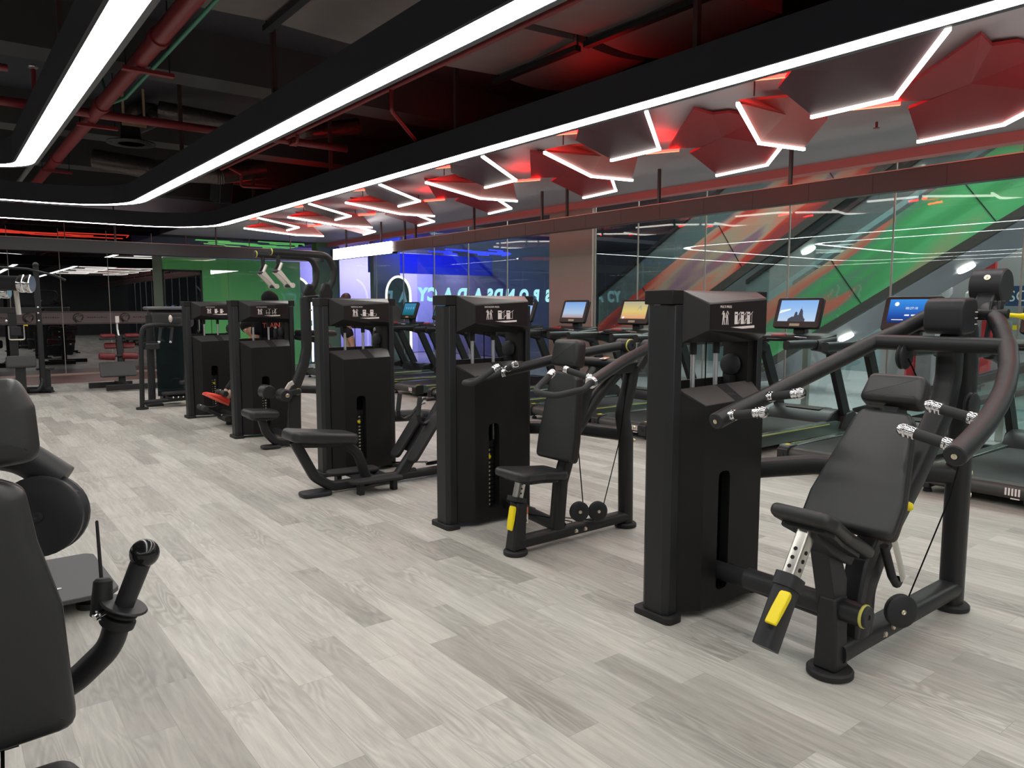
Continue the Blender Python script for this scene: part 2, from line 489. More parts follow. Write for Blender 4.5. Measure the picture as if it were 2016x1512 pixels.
for i, (a, b2) in enumerate(zip([XL, -6, -2, 1, 2.4, 3.4, 4.9, 6.4], [-6, -2, 1, 2.4, 3.4, 4.9, 6.4, 8.16])):
    npane += 1
    o = struct('window_%d' % npane, M().box(a + .004, b2 - .004, YB, YB + 0.012, 2.95, 3.62), glass('transom_glass.%d' % i, (0.55, 0.55, 0.6), 0.10), sm=0)
    M().box(b2 - 0.008, b2 + 0.008, YB - 0.003, YB + 0.015, 2.95, 3.62).build('window_joint', mat('joint_red', (0.3, 0.12, 0.12), 0.4), o)
struct('wall_back_upper', M().box(XL, XG, YB, YB + 0.1, 3.62, SLAB), mat('violet_grey_upper_wall', (0.75, 0.66, 0.80), 0.7))
struct('baseboard_back', M().box(XL, 4.14, YB - 0.03, YB, 0, 0.05), mat('pale_wood_strip', (0.42, 0.30, 0.24), 0.5))
# reddish floor finish in front of the back glass
struct('floor_strip', M().box(0.2, 4.14, 17.1, YB - 0.03, 0.0, 0.008), mat('red_brown_floor', (0.22, 0.10, 0.085), 0.4, noise=0.2, nscale=12))
# ---- red-brown steel display beam hung along glass and back wall
M_dbeam = mat('ticker_beam', (0.066, 0.030, 0.029), 0.42, 0.15)
BX = 7.22
bm_ = thing('ticker_beam', (BX, 6, 2.57), 'long red-brown ticker beam hung from thin rods above the treadmills', 'beam')
M().box(BX - .06, BX + .06, YF + 0.5, 13.05, 2.575, 2.76).build('beam_body', M_dbeam, bm_, bev=0.004)
for y in [1.0 + 0.66 * k for k in range(19)]:
    M().box(BX - .0615, BX - .06, y - 0.0015, y + 0.0015, 2.58, 2.755).build('panel_seam', K['frame'], bm_)
M().box(BX - .065, BX + .065, YF + 0.5, 13.05, 2.76, 2.77).build('top_edge', mat('beam_edge', (0.45, 0.22, 0.18), 0.35, 0.4), bm_)
for y in (4.55, 6.35, 8.05, 8.6, 10.35, 12.25, 12.65, 2.4, 0, -3):
    M().box(BX - .016, BX + .016, y - 0.016, y + 0.016, 2.77, 3.198).build('hanging_rod', K['hanger'], bm_)
lb = thing('light_box', (BX, 14.4, 2.55), 'bright white double light tube at the far end of the ticker beam', 'light')
M().box(BX - .06, BX + .06, 13.06, 15.9, 2.55, 2.78).build('housing', K['frame'], lb)
M().box(BX - .085, BX - .06, 13.06, 15.7, 2.67, 2.775).build('upper_tube', K['led'], lb)
M().box(BX - .085, BX - .06, 13.06, 15.7, 2.55, 2.655).build('lower_tube', K['led'], lb)
for y in (13.6, 15.2):
    M().box(BX - .016, BX + .016, y - 0.016, y + 0.016, 2.78, 3.198).build('hanging_rod', K['hanger'], lb)
bb = thing('dark_display_beam', (0, 16.3, 2.53), 'dark brown display beam running across in front of the back glass wall', 'beam')
M().box(XL + .05, BX - .07, 16.24, 16.36, 2.53, 2.76).build('beam_body', mat('dark_beam', (0.014, 0.010, 0.013), 0.5), bb, bev=0.004)
M().box(XL + .05, BX - .07, 16.235, 16.365, 2.76, 2.77).build('top_edge', mat('beam_edge_dim', (0.25, 0.12, 0.11), 0.35, 0.4), bb)
for x in (-8, -5, -2, 0.4, 2.9):
    M().box(x - .012, x + .012, 16.29, 16.31, 2.77, SLAB - .002).build('hanging_rod', K['hanger'], bb)
for x in (4.8, 6.4):
    M().box(x - .012, x + .012, 16.29, 16.31, 2.77, 3.198).build('hanging_rod', K['hanger'], bb)
# ---- LED light bands: three nested rounded loops
def loop_path(x1, y1, x0, y0, r, n=8):
    pts = []
    for cx, cy, a0 in ((x1 - r, y1 - r, 0), (x0 + r, y1 - r, pi / 2), (x0 + r, y0 + r, pi), (x1 - r, y0 + r, 1.5 * pi)):
        for k in range(n + 1):
            a = a0 + pi / 2 * k / n
            pts.append((cx + r * cos(a), cy + r * sin(a)))
    return pts
def off(path, d):
    n = len(path); out = []
    for i in range(n):
        a = Vector(path[i]) - Vector(path[i - 1]); b = Vector(path[(i + 1) % n]) - Vector(path[i])
        if a.length < 1e-6: a = b
        if b.length < 1e-6: b = a
        t = (a.normalized() + b.normalized()).normalized()
        out.append((path[i][0] + t.y * d, path[i][1] - t.x * d))
    return out
M_cover = mat('light_beam_black', (0.032, 0.034, 0.046), 0.65)
M_lip = mat('light_beam_lip', (0.12, 0.12, 0.13), 0.5)
def ringband(m, pa, pb, za, zb):
    n = len(pa)
    m.add([(p[0], p[1], za) for p in pa] + [(p[0], p[1], zb) for p in pb], [(i, (i + 1) % n, n + (i + 1) % n, n + i) for i in range(n)])
for nm, x1, y1, x0, y0, r, lab in (('inner', 0.95, 9.95, -5.0, -4.0, 0.6, 'innermost white light band in black beam, nearest overhead'),
                              ('middle', 2.52, 12.85, -6.6, -5.6, 1.1, 'middle white light band in black beam, between the other two'),
                              ('outer', 4.38, 15.4, -8.3, -7.2, 1.3, 'outermost white light band in black beam, beside the hexagon panels')):
    t = thing('ceiling_light_band', (x1, 4, 3.0), lab, 'ceiling light', 'nested ceiling light bands')
    base = loop_path(x1, y1, x0, y0, r)
    m = M()
    o_ = off(base, 0.03); i_ = off(base, -0.19)
    ringband(m, o_, o_, 2.995, 3.25); ringband(m, i_, i_, 2.995, 3.25); ringband(m, o_, i_, 3.25, 3.25)
    ringband(m, o_, off(base, 0.0), 2.995, 2.995); ringband(m, i_, off(base, -0.165), 2.995, 2.995)
    m.build('beam_casing', M_cover, t)
    m = M(); ringband(m, base, off(base, -0.165), 3.0, 3.0)
    ob = m.build('light_diffuser', K['led'], t, sm=0)
    for fc in ob.data.polygons: pass
    m = M(); ringband(m, off(base, 0.032), off(base, 0.032), 2.993, 3.005); ringband(m, off(base, .0), off(base, .032), 2.993, 2.993)
    m.build('lip', M_lip, t)
    for yy in range(-6, 15, 3):
        if y0 + 1 < yy + 0.5 < y1 - 1:
            M().box(x1 - 0.1, x1 - 0.06, yy + 0.45, yy + 0.49, 3.25, SLAB - .002).build('hanger', K['hanger'], t)
# ---------------------------------------------------------------- folded hexagon ceiling panels with light tubes
M_hexA = mat('hex_plum_glow', (0.085, 0.030, 0.042), 0.55)  # red tint from the light tubes mixed into the dark plate colour
M_hexB = mat('hex_red_glow', (0.30, 0.014, 0.020), 0.55)  # red LED glow on the plate put into its base colour
M_hexC = mat('hex_rose_glow', (0.46, 0.12, 0.11), 0.5)  # paler LED glow put into the base colour
PER = 2.16
ORD = ['first', 'second', 'third', 'fourth', 'fifth', 'sixth', 'seventh']
PA = [(4.43, 1.88, 3.0), (5.44, 2.634, 2.97), (5.473, 3.279, 2.97), (4.949, 3.245, 3.08), (4.80, 3.04, 3.13), (4.43, 2.75, 3.13)]
PB = [(6.26, 1.896, 2.97), (6.913, 2.472, 2.97), (7.02, 3.174, 2.97), (6.209, 2.90, 3.06), (6.157, 2.72, 3.08), (5.888, 2.908, 3.065), (5.124, 1.986, 3.14), (5.446, 2.042, 3.155), (5.514, 1.92, 3.16), (5.85, 1.86, 3.15)]
PC = [(4.711, 3.413, 2.97), (5.957, 4.076, 2.97), (6.506, 3.977, 2.97), (6.091, 3.512, 3.08), (5.956, 3.50, 3.1), (5.40, 3.43, 3.13), (5.25, 3.66, 3.13)]
def hexplate(name, P, k, m, label, leds, reds):
    dy = PER * k
    c = Vector((sum(p[0] for p in P) / len(P), sum(p[1] for p in P) / len(P) + dy, 3.06))
    t = thing(name, c, label, 'ceiling panel', 'hexagon ceiling panels')
    lo = [(p[0], p[1] + dy, p[2]) for p in P]; hi = [(p[0], p[1] + dy, p[2] + 0.022) for p in P]
    cl = (c.x, c.y, sum(p[2] for p in P) / len(P) + 0.035)
    n = len(P); mm = M()
    vs = lo + hi + [cl, (cl[0], cl[1], cl[2] + 0.022)]
    fs = [(i, (i + 1) % n, 2 * n) for i in range(n)] + [(n + (i + 1) % n, n + i, 2 * n + 1) for i in range(n)] + [(i, n + i, n + (i + 1) % n, (i + 1) % n) for i in range(n)]
    mm.add(vs, fs); mm.build('panel', m, t, sm=12)
    for i in (0, n // 2):
        M().cyl((lo[i][0] * .7 + cl[0] * .3, lo[i][1] * .7 + cl[1] * .3, cl[2]), (lo[i][0] * .7 + cl[0] * .3, lo[i][1] * .7 + cl[1] * .3, 3.198), 0.006, n=8).build('suspension_rod', K['frame2'], t)
    for a, b2 in leds:
        a = Vector(lo[a]); b2 = Vector(lo[b2]); d = (b2 - a).normalized() * 0.012
        M().bar(a - d + V(0, 0, -.008), b2 + d + V(0, 0, -.008), 0.026, 0.026).build('light_tube', K['ledhex'], t, sm=0)
    for a, b2 in reds:
        a = Vector(a) + V(0, dy, 0); b2 = Vector(b2) + V(0, dy, 0)
        M().bar(a, b2, 0.022, 0.022).build('red_tube_or_added_uplight', K['uplight_added' if a.z > 3.2 else 'ledred'], t, sm=0)  # tubes above the soffit are added uplights, out of view, reddening the ducts
        if a.z < 3.2: M().bar(a + V(0, 0, -.013), b2 + V(0, 0, -.013), 0.010, 0.006).build('red_tube_core', K['redcore'], t, sm=0)
for k in range(-1, 6):
    kk = 5 - k
    hexplate('dark_hexagon_panel', PA, k, M_hexA, 'dark plum glow-tinted hexagon panel beside the light band, %s from the far wall' % ORD[kk], [(0, 1), (1, 2)], [((4.74, 3.36, 3.13), (4.91, 3.10, 3.13)), ((4.55, 2.9, 3.315), (4.75, 2.5, 3.315))])  # second red tube is an added uplight hidden behind the band
    hexplate('red_glow_hexagon_panel', PB, k, M_hexB, 'red glow-tinted hexagon panel nearer the mall glass, %s from the far wall' % ORD[kk], [(0, 1), (1, 2)], [((5.84, 3.16, 3.06), (5.99, 2.86, 3.06))])
    hexplate('rose_glow_hexagon_panel', PC, k, M_hexC, 'pale rose glow-tinted hexagon panel between darker ones, %s from the far wall' % ORD[kk], [(0, 1), (1, 2)], [])
sp = thing('fire_sprinkler', (7.0, 3.55, 3.17), 'small red sprinkler head in the white soffit', 'sprinkler')
M().cyl((7.0, 3.55, 3.2), (7.0, 3.55, 3.14), 0.012, n=10).build('stem', K['pipe'], sp)
M().lathe([(0.012, 0), (0.03, 0.004), (0.03, 0.008)], (7.0, 3.55, 3.15), (0, 0, -1), 14).build('deflector', K['pipe'], sp)
# ---------------------------------------------------------------- open ceiling: pipes, ducts, diffuser, speaker
t = thing('sprinkler_main', (1.47, 9, 3.5), 'thick red sprinkler main running lengthwise under the open ceiling', 'pipe')
M().cyl((1.47, -7.5, 3.5), (1.47, 17.5, 3.5), 0.065, n=20).build('pipe_run', K['pipe'], t)
for y in (6.2, 8.55, 11.9, 2.6):
    M().cyl((1.47, y - .05, 3.5), (1.47, y + .05, 3.5), 0.078, n=20).build('coupling', K['pipe'], t)
    M().box(1.33, 1.72, y + 0.6, y + 0.66, 3.40, 3.43).build('support_channel', K['pipe'], t)
    for x in (1.36, 1.69):
        M().cyl((x, y + .63, 3.4), (x, y + .63, SLAB - .002), 0.006, n=8).build('threaded_rod', K['frame2'], t)
tag(M().tube([(1.62, -7.5, 3.52), (1.62, 8.2, 3.52), (1.60, 8.9, 3.6), (1.60, 9.4, 4.1)], 0.016, n=10, fil=0.1).build('conduit', K['green']), 'thin green conduit along the red sprinkler main', 'conduit')
tag(M().tube([(1.27, -7.5, 3.565), (1.27, 8.5, 3.565), (1.29, 12.0, 3.56), (1.28, 16, 3.565)], 0.035, n=10).build('grey_cable_bundle', mat('grey_cable', (0.2, 0.2, 0.2), 0.6)), 'pale grey cable bundle beside the red sprinkler main', 'cable')
t = thing('sprinkler_branch', (2, 9.0, 3.5), 'red branch pipe crossing under the open ceiling at the diffuser', 'pipe')
M().cyl((-9, 8.98, 3.5), (8.3 - 4.0, 8.98, 3.5), 0.045, n=16).build('pipe_run', K['pipe'], t)
for x in (1.2, 3.6, -1.2):
    M().cyl((x - .04, 8.98, 3.5), (x + .04, 8.98, 3.5), 0.056, n=16).build('coupling', K['pipe'], t)
    M().cyl((x - .25, 8.98, 3.5), (x - .25, 8.98, 3.85), 0.02, n=10).build('riser', K['pipe'], t)
    M().lathe([(0.045, 0), (0.05, 0.01), (0.02, 0.03)], (x - .25, 8.98, 3.86), (0, 0, 1), 14).build('sprinkler_plate', K['steel'], t)
t = thing('sprinkler_drop', (3.5, 7, 3.5), 'thin red pipe with angled drop beside the middle light band', 'pipe')
M().tube([(3.5, -3, 3.52), (3.5, 11.5, 3.52)], 0.022, n=10).build('pipe_run', K['pipe'], t)
M().tube([(3.5, 6.35, 3.52), (3.5, 6.35, 3.32), (4.25, 7.2, 3.30)], 0.02, n=10, fil=0.04).build('angled_branch', K['pipe'], t)
M().tube([(3.5, 8.6, 3.52), (3.5, 8.6, 3.42), (3.56, 8.98, 3.46)], 0.02, n=10, fil=0.04).build('short_branch', K['pipe'], t)
t = thing('sprinkler_loop', (4.0, 11.7, 3.5), 'thin red pipe bent into a rectangle near the speaker', 'pipe')
M().tube([(3.55, 11.3, 3.52), (3.85, 11.7, 3.52), (3.85, 11.7, 3.33), (4.28, 11.6, 3.33)], 0.02, n=10, fil=0.04).build('pipe_run', K['pipe'], t)
t = thing('sprinkler_branch', (-1, 7.2, 3.5), 'red branch pipe at the edge of the innermost light band', 'pipe')
M().cyl((-9, 7.55, 3.45), (0.62, 7.55, 3.45), 0.03, n=14).build('pipe_run', K['pipe'], t)
M().cyl((0.5, 7.55, 3.45), (0.5, 7.55, 3.6), 0.014, n=10).build('riser', K['pipe'], t)
for i, (y0, y1, lab) in enumerate(((4.82, 5.89, 'wide fabric-wrapped duct crossing above the light bands, farther one'), (3.43, 4.63, 'wide fabric-wrapped duct crossing above the light bands, nearer one'))):
    t = thing('ventilation_duct', (0, (y0 + y1) / 2, 3.5), lab, 'duct', 'wrapped ventilation ducts')
    m = M()
    for a, b2 in ((-9.5, -4), (-3.97, -1.0), (-0.97, 2.18), (2.21, 4.38), (4.41, 5.25)):
        n = 10; rr = []
        for q in range(n + 1):
            x = a + (b2 - a) * q / n
            sag = 0.035 * sin(pi * q / n)
            rr.append([(x, y0 + .0, 3.72 - sag), (x, (y0 + y1) / 2, 3.685 - sag * 1.4), (x, y1, 3.69 - sag), (x, y1, 4.1), (x, y0, 4.1)])
        m.loft(rr)
    m.build('wrapped_duct', K['greyduct'], t, sm=50)
    for x in (-4, -1, 2.19, 4.39):
        M().box(x - .03, x + .03, y0 - .05, y1 + .05, 3.62, 3.665).build('flange_bar', K['frame'], t)
        for y in (y0 - .04, y1 + .04):
            M().cyl((x, y, 3.62), (x, y, SLAB - .002), 0.008, n=8).build('threaded_rod', K['frame2'], t)
t = thing('air_diffuser', (2.08, 10.35, 3.5), 'round black ceiling diffuser on foil flex duct', 'diffuser')
dc = Vector((2.08, 10.35, 3.5))
M().lathe([(0.10, 0.14), (0.13, 0.03), (0.275, 0.0), (0.285, 0.008), (0.275, 0.02), (0.15, 0.05)], dc, (0, 0, 1), 36).build('outer_cone', K['frame2'], t)
for r in (0.21, 0.15, 0.09):
    M().lathe([(r, 0.0), (r + .012, 0.012), (r - .05, 0.05), (r - .055, 0.045)], dc, (0, 0, 1), 30).build('cone_ring', K['frame2'], t)
M().cyl(dc + V(0, 0, .05), dc + V(0, 0, .26), 0.11, n=24).build('neck', K['frame'], t)
fp = [dc + V(0.05, 0, .22), dc + V(.25, .03, .34), dc + V(.32, .1, .45), dc + V(.2, .3, .5), dc + V(.15, .7, .5)]
fp = fillet(fp, 0.18, 10); m = M()
m.tube(fp, 0.10, n=16, scale=[1 + 0.07 * (q % 2) for q in range(len(fp))]); m.build('flex_duct', K['foil'], t)
for dx in (-.1, .13):
    M().box(2.08 + dx - .012, 2.08 + dx + .012, 10.2, 10.225, 3.72, SLAB - .002).build('timber_batten', mat('raw_timber', (0.42, 0.30, 0.19), 0.7), t)
M().box(1.96, 2.23, 10.195, 10.23, 3.69, 3.73).build('timber_cross_batten', mat('raw_timber_b', (0.42, 0.30, 0.19), 0.7), t)
for i, (x, y, r) in enumerate(((3.3, 12.6, .15), (3.6, 9.75, .10))):
    dz = .2 * i
    pth = fillet([(x - 1.2, y + .5, 3.75 + dz), (x - .4, y + .15, 3.62 + dz), (x + .5, y, 3.62 + dz), (x + 1.2, y - .1, 3.78 + dz)], 0.5, 8)
    tag(M().tube(pth, r, n=14, scale=[1 + .05 * (q % 2) for q in range(len(pth))]).build('flexible_duct', K['foil']),
        ['sagging foil flex duct near the speaker', 'foil flex duct above the outermost light band'][i], 'duct')
t = thing('loudspeaker', (4.0, 13.1, 3.4), 'black box loudspeaker hung from the open ceiling', 'speaker')
R = Matrix.Rotation(radians(20), 3, 'X') @ Matrix.Rotation(radians(25), 3, 'Z')
M().obox((3.98, 13.1, 3.46), (0.26, 0.24, 0.40), R).build('cabinet', K['frame2'], t, bev=0.01)
M().obox(Vector((3.98, 13.1, 3.46)) + R @ V(-.13, 0, 0), (0.012, 0.2, 0.34), R).build('grille', K['frame2'], t)
M().box(3.96, 4.0, 13.08, 13.12, 3.62, SLAB - .002).build('bracket', K['frame'], t)
# ---------------------------------------------------------------- the mall beyond the glass
M_mfloor = mat('mall_floor', (0.42, 0.44, 0.44), 0.25)
struct('floor_mall', M().box(XG + 0.05, 30, -12, 14.75, -0.12, -0.02), M_mfloor)
struct('ceiling_mall', M().box(XG + 0.02, 30, -12, 14.75, 4.6, 4.7), mat('mall_ceiling', (0.33, 0.33, 0.36), 0.6))
struct('wall_mall_far', M().box(17.5, 17.7, -12, 14.75, -0.1, 4.7), mat('mall_wall_teal', (0.20, 0.30, 0.31), 0.35))
def reflection_mat(name, cols, sc):  # streaks paint the mirror cladding's reflections into the base colour
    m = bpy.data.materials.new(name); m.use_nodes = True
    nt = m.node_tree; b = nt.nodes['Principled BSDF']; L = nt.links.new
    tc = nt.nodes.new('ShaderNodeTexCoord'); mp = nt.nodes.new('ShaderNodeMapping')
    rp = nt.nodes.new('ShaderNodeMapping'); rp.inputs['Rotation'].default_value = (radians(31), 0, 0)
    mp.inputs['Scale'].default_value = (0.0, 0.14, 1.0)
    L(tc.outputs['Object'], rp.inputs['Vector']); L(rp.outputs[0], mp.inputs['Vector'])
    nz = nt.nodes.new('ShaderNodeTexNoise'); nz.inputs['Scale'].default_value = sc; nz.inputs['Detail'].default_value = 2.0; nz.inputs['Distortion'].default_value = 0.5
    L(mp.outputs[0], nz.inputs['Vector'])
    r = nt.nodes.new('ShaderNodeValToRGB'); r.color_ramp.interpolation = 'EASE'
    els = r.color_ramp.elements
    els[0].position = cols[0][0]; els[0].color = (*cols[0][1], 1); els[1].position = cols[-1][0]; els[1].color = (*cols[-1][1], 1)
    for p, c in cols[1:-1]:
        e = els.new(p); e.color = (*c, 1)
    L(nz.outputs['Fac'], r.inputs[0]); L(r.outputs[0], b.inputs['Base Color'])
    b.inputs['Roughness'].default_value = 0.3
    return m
M_reflG = reflection_mat('green_painted_reflection', [(0.30, (0.36, 0.30, 0.20)), (0.38, (0.50, 0.14, 0.10)), (0.43, (0.10, 0.26, 0.15)), (0.50, (0.07, 0.33, 0.12)), (0.58, (0.10, 0.42, 0.17)), (0.66, (0.42, 0.28, 0.18)), (0.72, (0.08, 0.34, 0.13))], 1.5)
M_reflR = reflection_mat('red_painted_reflection', [(0.30, (0.10, 0.06, 0.06)), (0.39, (0.32, 0.05, 0.05)), (0.45, (0.55, 0.06, 0.04)), (0.50, (0.55, 0.22, 0.16)), (0.56, (0.40, 0.30, 0.22)), (0.62, (0.26, 0.15, 0.2)), (0.70, (0.6, 0.09, 0.06))], 1.7)
M_escs = mat('escalator_soffit', (0.075, 0.10, 0.115), 0.3)
M_escs2 = mat('escalator_soffit_pale', (0.30, 0.30, 0.34), 0.35)
M_bal = glass('balustrade_glass', (0.75, 0.86, 0.84), 0.10, body=0.15)
DL = emis('downlight', (1, 0.97, 0.9), 14)
def escalator(loc, zb, y_at, h, x0, w, reflm, sof, label, dl, yl, yr):
    """truss rising toward -Y with slope .6; zb(y) is the bottom edge"""
    t = thing('escalator', loc, label, 'escalator')
    f = lambda y: zb - 0.6 * (y - y_at)
    def slab(xa, xb, d0, d1):
        return M().prism([(yl, f(yl) + d0), (yr, f(yr) + d0), (yr, f(yr) + d1), (yl, f(yl) + d1)], 'x', xa, xb)
    slab(x0, x0 + 0.05, 0.16, h).build('side_cladding', reflm, t, sm=0)
    slab(x0 + w - 0.05, x0 + w, 0.16, h).build('side_cladding', reflm, t, sm=0)
    slab(x0 - 0.01, x0 + w + 0.01, 0.0, 0.16).build('truss_edge', mat('truss_edge_%s' % label[:5], (0.06, 0.055, 0.05), 0.4), t, sm=0)
    slab(x0 + 0.05, x0 + w - 0.05, -0.012, 0.0).build('soffit_panel', sof, t, sm=0)
    slab(x0 + 0.05, x0 + w - 0.05, h - 0.35, h - 0.3).build('step_band', K['frame2'], t, sm=0)
    for xa in (x0 + 0.02, x0 + w - 0.04):
        slab(xa, xa + 0.02, h, h + 0.62).build('balustrade', M_bal, t, sm=0)
        slab(xa - 0.03, xa + 0.05, h + 0.62, h + 0.70).build('handrail', K['rubber'], t, sm=0)
    for y in dl:
        R = Matrix.Rotation(-math.atan(0.6), 3, 'X')
        mm = M().lathe([(0.13, 0), (0.13, 0.03), (0.001, 0.03)], (0, 0, 0), (0, 0, -1), 24)
        c = Vector((x0 + w * 0.55, y, f(y) - 0.01))
        q = M(); q.add([R @ Vector(p) + c for p in mm.v], mm.f); q.build('downlight', DL, t)
    # panel joints
    y = yl + 0.6
    while y < yr - 0.3:
        M().bar((x0 - 0.006, y, f(y) + 0.16), (x0 - 0.006, y + 0.55, f(y + 0.55) + h), 0.012, 0.012).build('cladding_joint', K['frame'], t)
        y += 1.9
    return t
escalator((12.8, 4, 0), 2.75, 3.96, 1.22, 12.0, 1.6, M_reflG, M_escs2, 'green clad escalator crossing behind the mall-side glass, lower of the two', [5.0, 6.9, 2.6], -2.0, 8.4)  # the green is reflections painted onto the mirror cladding
escalator((12.8, 9, 0), 3.28, 6.52, 1.30, 12.0, 1.6, M_reflR, M_escs, 'red and tan clad escalator behind the mall-side glass, upper of the two', [7.7, 9.6, 5.8], 2.2, 12.3)  # the red and tan are reflections painted onto the mirror cladding
# glass balustrades with dark sloping handrails nearer the gym
for i, (x, z0, lab) in enumerate(((10.6, 0.92, 'sloping black handrail over glass balustrade, nearer the gym'), (11.5, 1.0, 'sloping black handrail over glass balustrade, under the escalators'))):
    t = thing('handrail', (x, 5, 0), lab, 'handrail')
    f = lambda y: z0 - 0.36 * (y - 2.9)
    M().prism([(-1.5, f(-1.5) - .0), (5.4, f(5.4)), (5.4, -0.02), (-1.5, -0.02)], 'x', x, x + 0.015).build('glass_panel', M_bal, t, sm=0)
    M().bar((x, -1.6, f(-1.6)), (x, 5.5, f(5.5)), 0.09, 0.10).build('rail', K['rubber'], t, bev=0.01)
    M().bar((x, -1.6, f(-1.6) - .30), (x, 4.9, f(4.9) - .30), 0.05, 0.06).build('lower_rail', K['rubber'], t)
for i, (y, lab) in enumerate(((5.62, 'steel mullion post outside the glass behind the treadmill with the castle screen'), (3.2, 'steel mullion post outside the glass between the two nearest screens'))):
    tag(M().box(9.5, 9.57, y, y + 0.08, -0.02, 1.35).build('steel_post', K['steel']), lab, 'post')
# store fronts beyond
t = thing('shop_sign', (14.5, 4.7, 1.7), 'dark blue shop sign with white letters seen through the glass', 'sign')
M().box(14.5, 14.55, 4.25, 4.98, 1.52, 1.86).build('sign_panel', mat('sign_blue', (0.02, 0.07, 0.2), 0.4), t)
text('SOL', 'sign_letters', mat('sign_white', (0.85, 0.87, 0.9), 0.5), t, (14.495, 4.95, 1.68), (pi / 2, 0, -pi / 2), 0.26, 0.003)
M().box(14.5, 14.56, 4.45, 4.9, 1.12, 1.2).build('yellow_strip', K['yellow'], t)
M().box(14.52, 14.6, 4.1, 5.0, 0.0, 1.5).build('sign_stand', mat('sign_stand', (0.3, 0.32, 0.34), 0.5), t)
for i, y in enumerate((5.42, 6.75, 4.02)):
    tag(M().box(15.2, 15.3, y, y + 0.16, -0.02, 2.6).build('red_post', mat('red_post_%d' % i, (0.5, 0.02, 0.03), 0.4)), ['red shopfront post nearest the blue sign', 'red shopfront post farther along the mall', 'red shopfront post beyond the blue sign'][i], 'post')
struct('wall_mall_shop', M().box(15.6, 15.7, 2.0, 7.6, -0.02, 2.9), mat('shop_wall', (0.34, 0.34, 0.36), 0.5))
for i, (y, z) in enumerate(((6.25, 1.2), (5.82, 1.1))):
    t = thing('mannequin', (15.3, y, 0), ['white display figure beside the red shopfront post', 'white display bust under the far shopfront'][i], 'mannequin')
    M().lathe([(0.02, 0), (0.16, .02), (0.17, .3), (0.12, .55), (0.18, .75), (0.20, .95), (0.06, 1.02), (0.05, 1.08), (0.10, 1.16), (0.10, 1.26), (0.02, 1.34)], (15.3, y, z - 0.6), (0, 0, 1), 20).build('figure', mat('mannequin_white_%d' % i, (0.6, 0.58, 0.62), 0.5), t)
    M().cyl((15.3, y, -0.02), (15.3, y, z - 0.58), 0.2).build('plinth', mat('plinth_%d' % i, (0.4, 0.4, 0.42), 0.5), t)
for i, (x, y) in enumerate(((10.6, 2.3), (14.6, 2.5), (16.2, 6.0), (10.4, 9.5), (15.5, 11))):
    t = thing('downlight', (x, y, 4.59), 'round recessed mall downlight, %s in from the near end' % ORD[i], 'ceiling light', 'mall downlights')
    M().cyl((x, y, 4.6), (x, y, 4.585), 0.12).build('lens', DL, t)
    M().lathe([(0.12, 0), (0.15, 0), (0.15, 0.02), (0.12, 0.02)], (x, y, 4.6), (0, 0, -1), 24).build('trim_ring', K['steel'], t)
def area(name, loc, rot, sx, sy, e, col=(1, 1, 1)):
    l = bpy.data.lights.new(name, 'AREA'); l.shape = 'RECTANGLE'; l.size = sx; l.size_y = sy; l.energy = e; l.color = col
    o = bpy.data.objects.new(name, l); COL.objects.link(o); o.location = loc; o.rotation_euler = rot
    return o
area('mall_added_fill', (10.6, 4, 4.5), (0, radians(25), 0), 1.5, 14, 760, (0.95, 1.0, 0.98))  # added area lamp with no fitting, brightens the mall
area('mall_added_fill_far', (15.5, 4, 4.5), (0, 0, 0), 2.5, 14, 600, (0.95, 1.0, 1.0))  # second added lamp without a fitting, for the far side
# ---------------------------------------------------------------- the blue-lit room beyond the far glass
struct('floor_blue_room', M().box(XG + 0.05, 18, 14.85, 26, -0.12, -0.02), mat('blue_room_floor', (0.25, 0.2, 0.24), 0.3))
struct('ceiling_blue_room', M().box(XG + 0.02, 18, 14.75, 26, 3.3, 3.4), mat('blue_room_ceiling', (0.14, 0.14, 0.18), 0.6))
struct('wall_blue_room_back', M().box(4.3, 18, 22.0, 22.2, 0, 3.4), mat('violet_wall', (0.34, 0.30, 0.62), 0.5))
struct('wall_blue_room_fascia', M().box(9.2, 13.2, 18.0, 18.1, 2.42, 2.95), mat('fascia_blue_lit', (0.12, 0.14, 0.75), 0.5))  # blue lamplight on the white fascia put into its colour
struct('wall_blue_room_pier', M().box(8.85, 9.6, 17.1, 17.3, 0, 3.3), mat('pier_taupe', (0.32, 0.29, 0.25), 0.5))
struct('wall_blue_room_side', M().box(13.6, 13.8, 14.85, 22, 0, 3.3), mat('blue_room_side', (0.10, 0.09, 0.13), 0.5))
M_letter = mat('cyan_letters', (0.35, 0.62, 0.68), 0.4, emit=(0.45, 0.85, 0.95), es=1.0)
npane += 1
pw = struct('window_%d' % npane, M().box(8.75, 13.6, 14.8, 14.812, 0, 3.2), glass('partition_glass', (0.86, 0.9, 0.95), 0.06), sm=0)
lt = thing('glass_lettering', (10.7, 14.85, 1.78), 'reversed row of pale cyan letters on the blue room glass', 'lettering')
for ch, px in (('Y', 8.86), ('C', 9.12), ('A', 9.55), ('D', 9.95), ('A', 10.41), ('S', 10.76), ('D', 11.02), ('N', 11.38), ('O', 11.82), ('B', 12.22), ('S', 12.62)):
    text(ch, 'letter', M_letter, lt, (px, 14.79, 1.78), (pi / 2, 0, 0), 0.40, 0.004, align='CENTER', sx=0.85, mirror=True, shear=-0.12, bold=0.022)
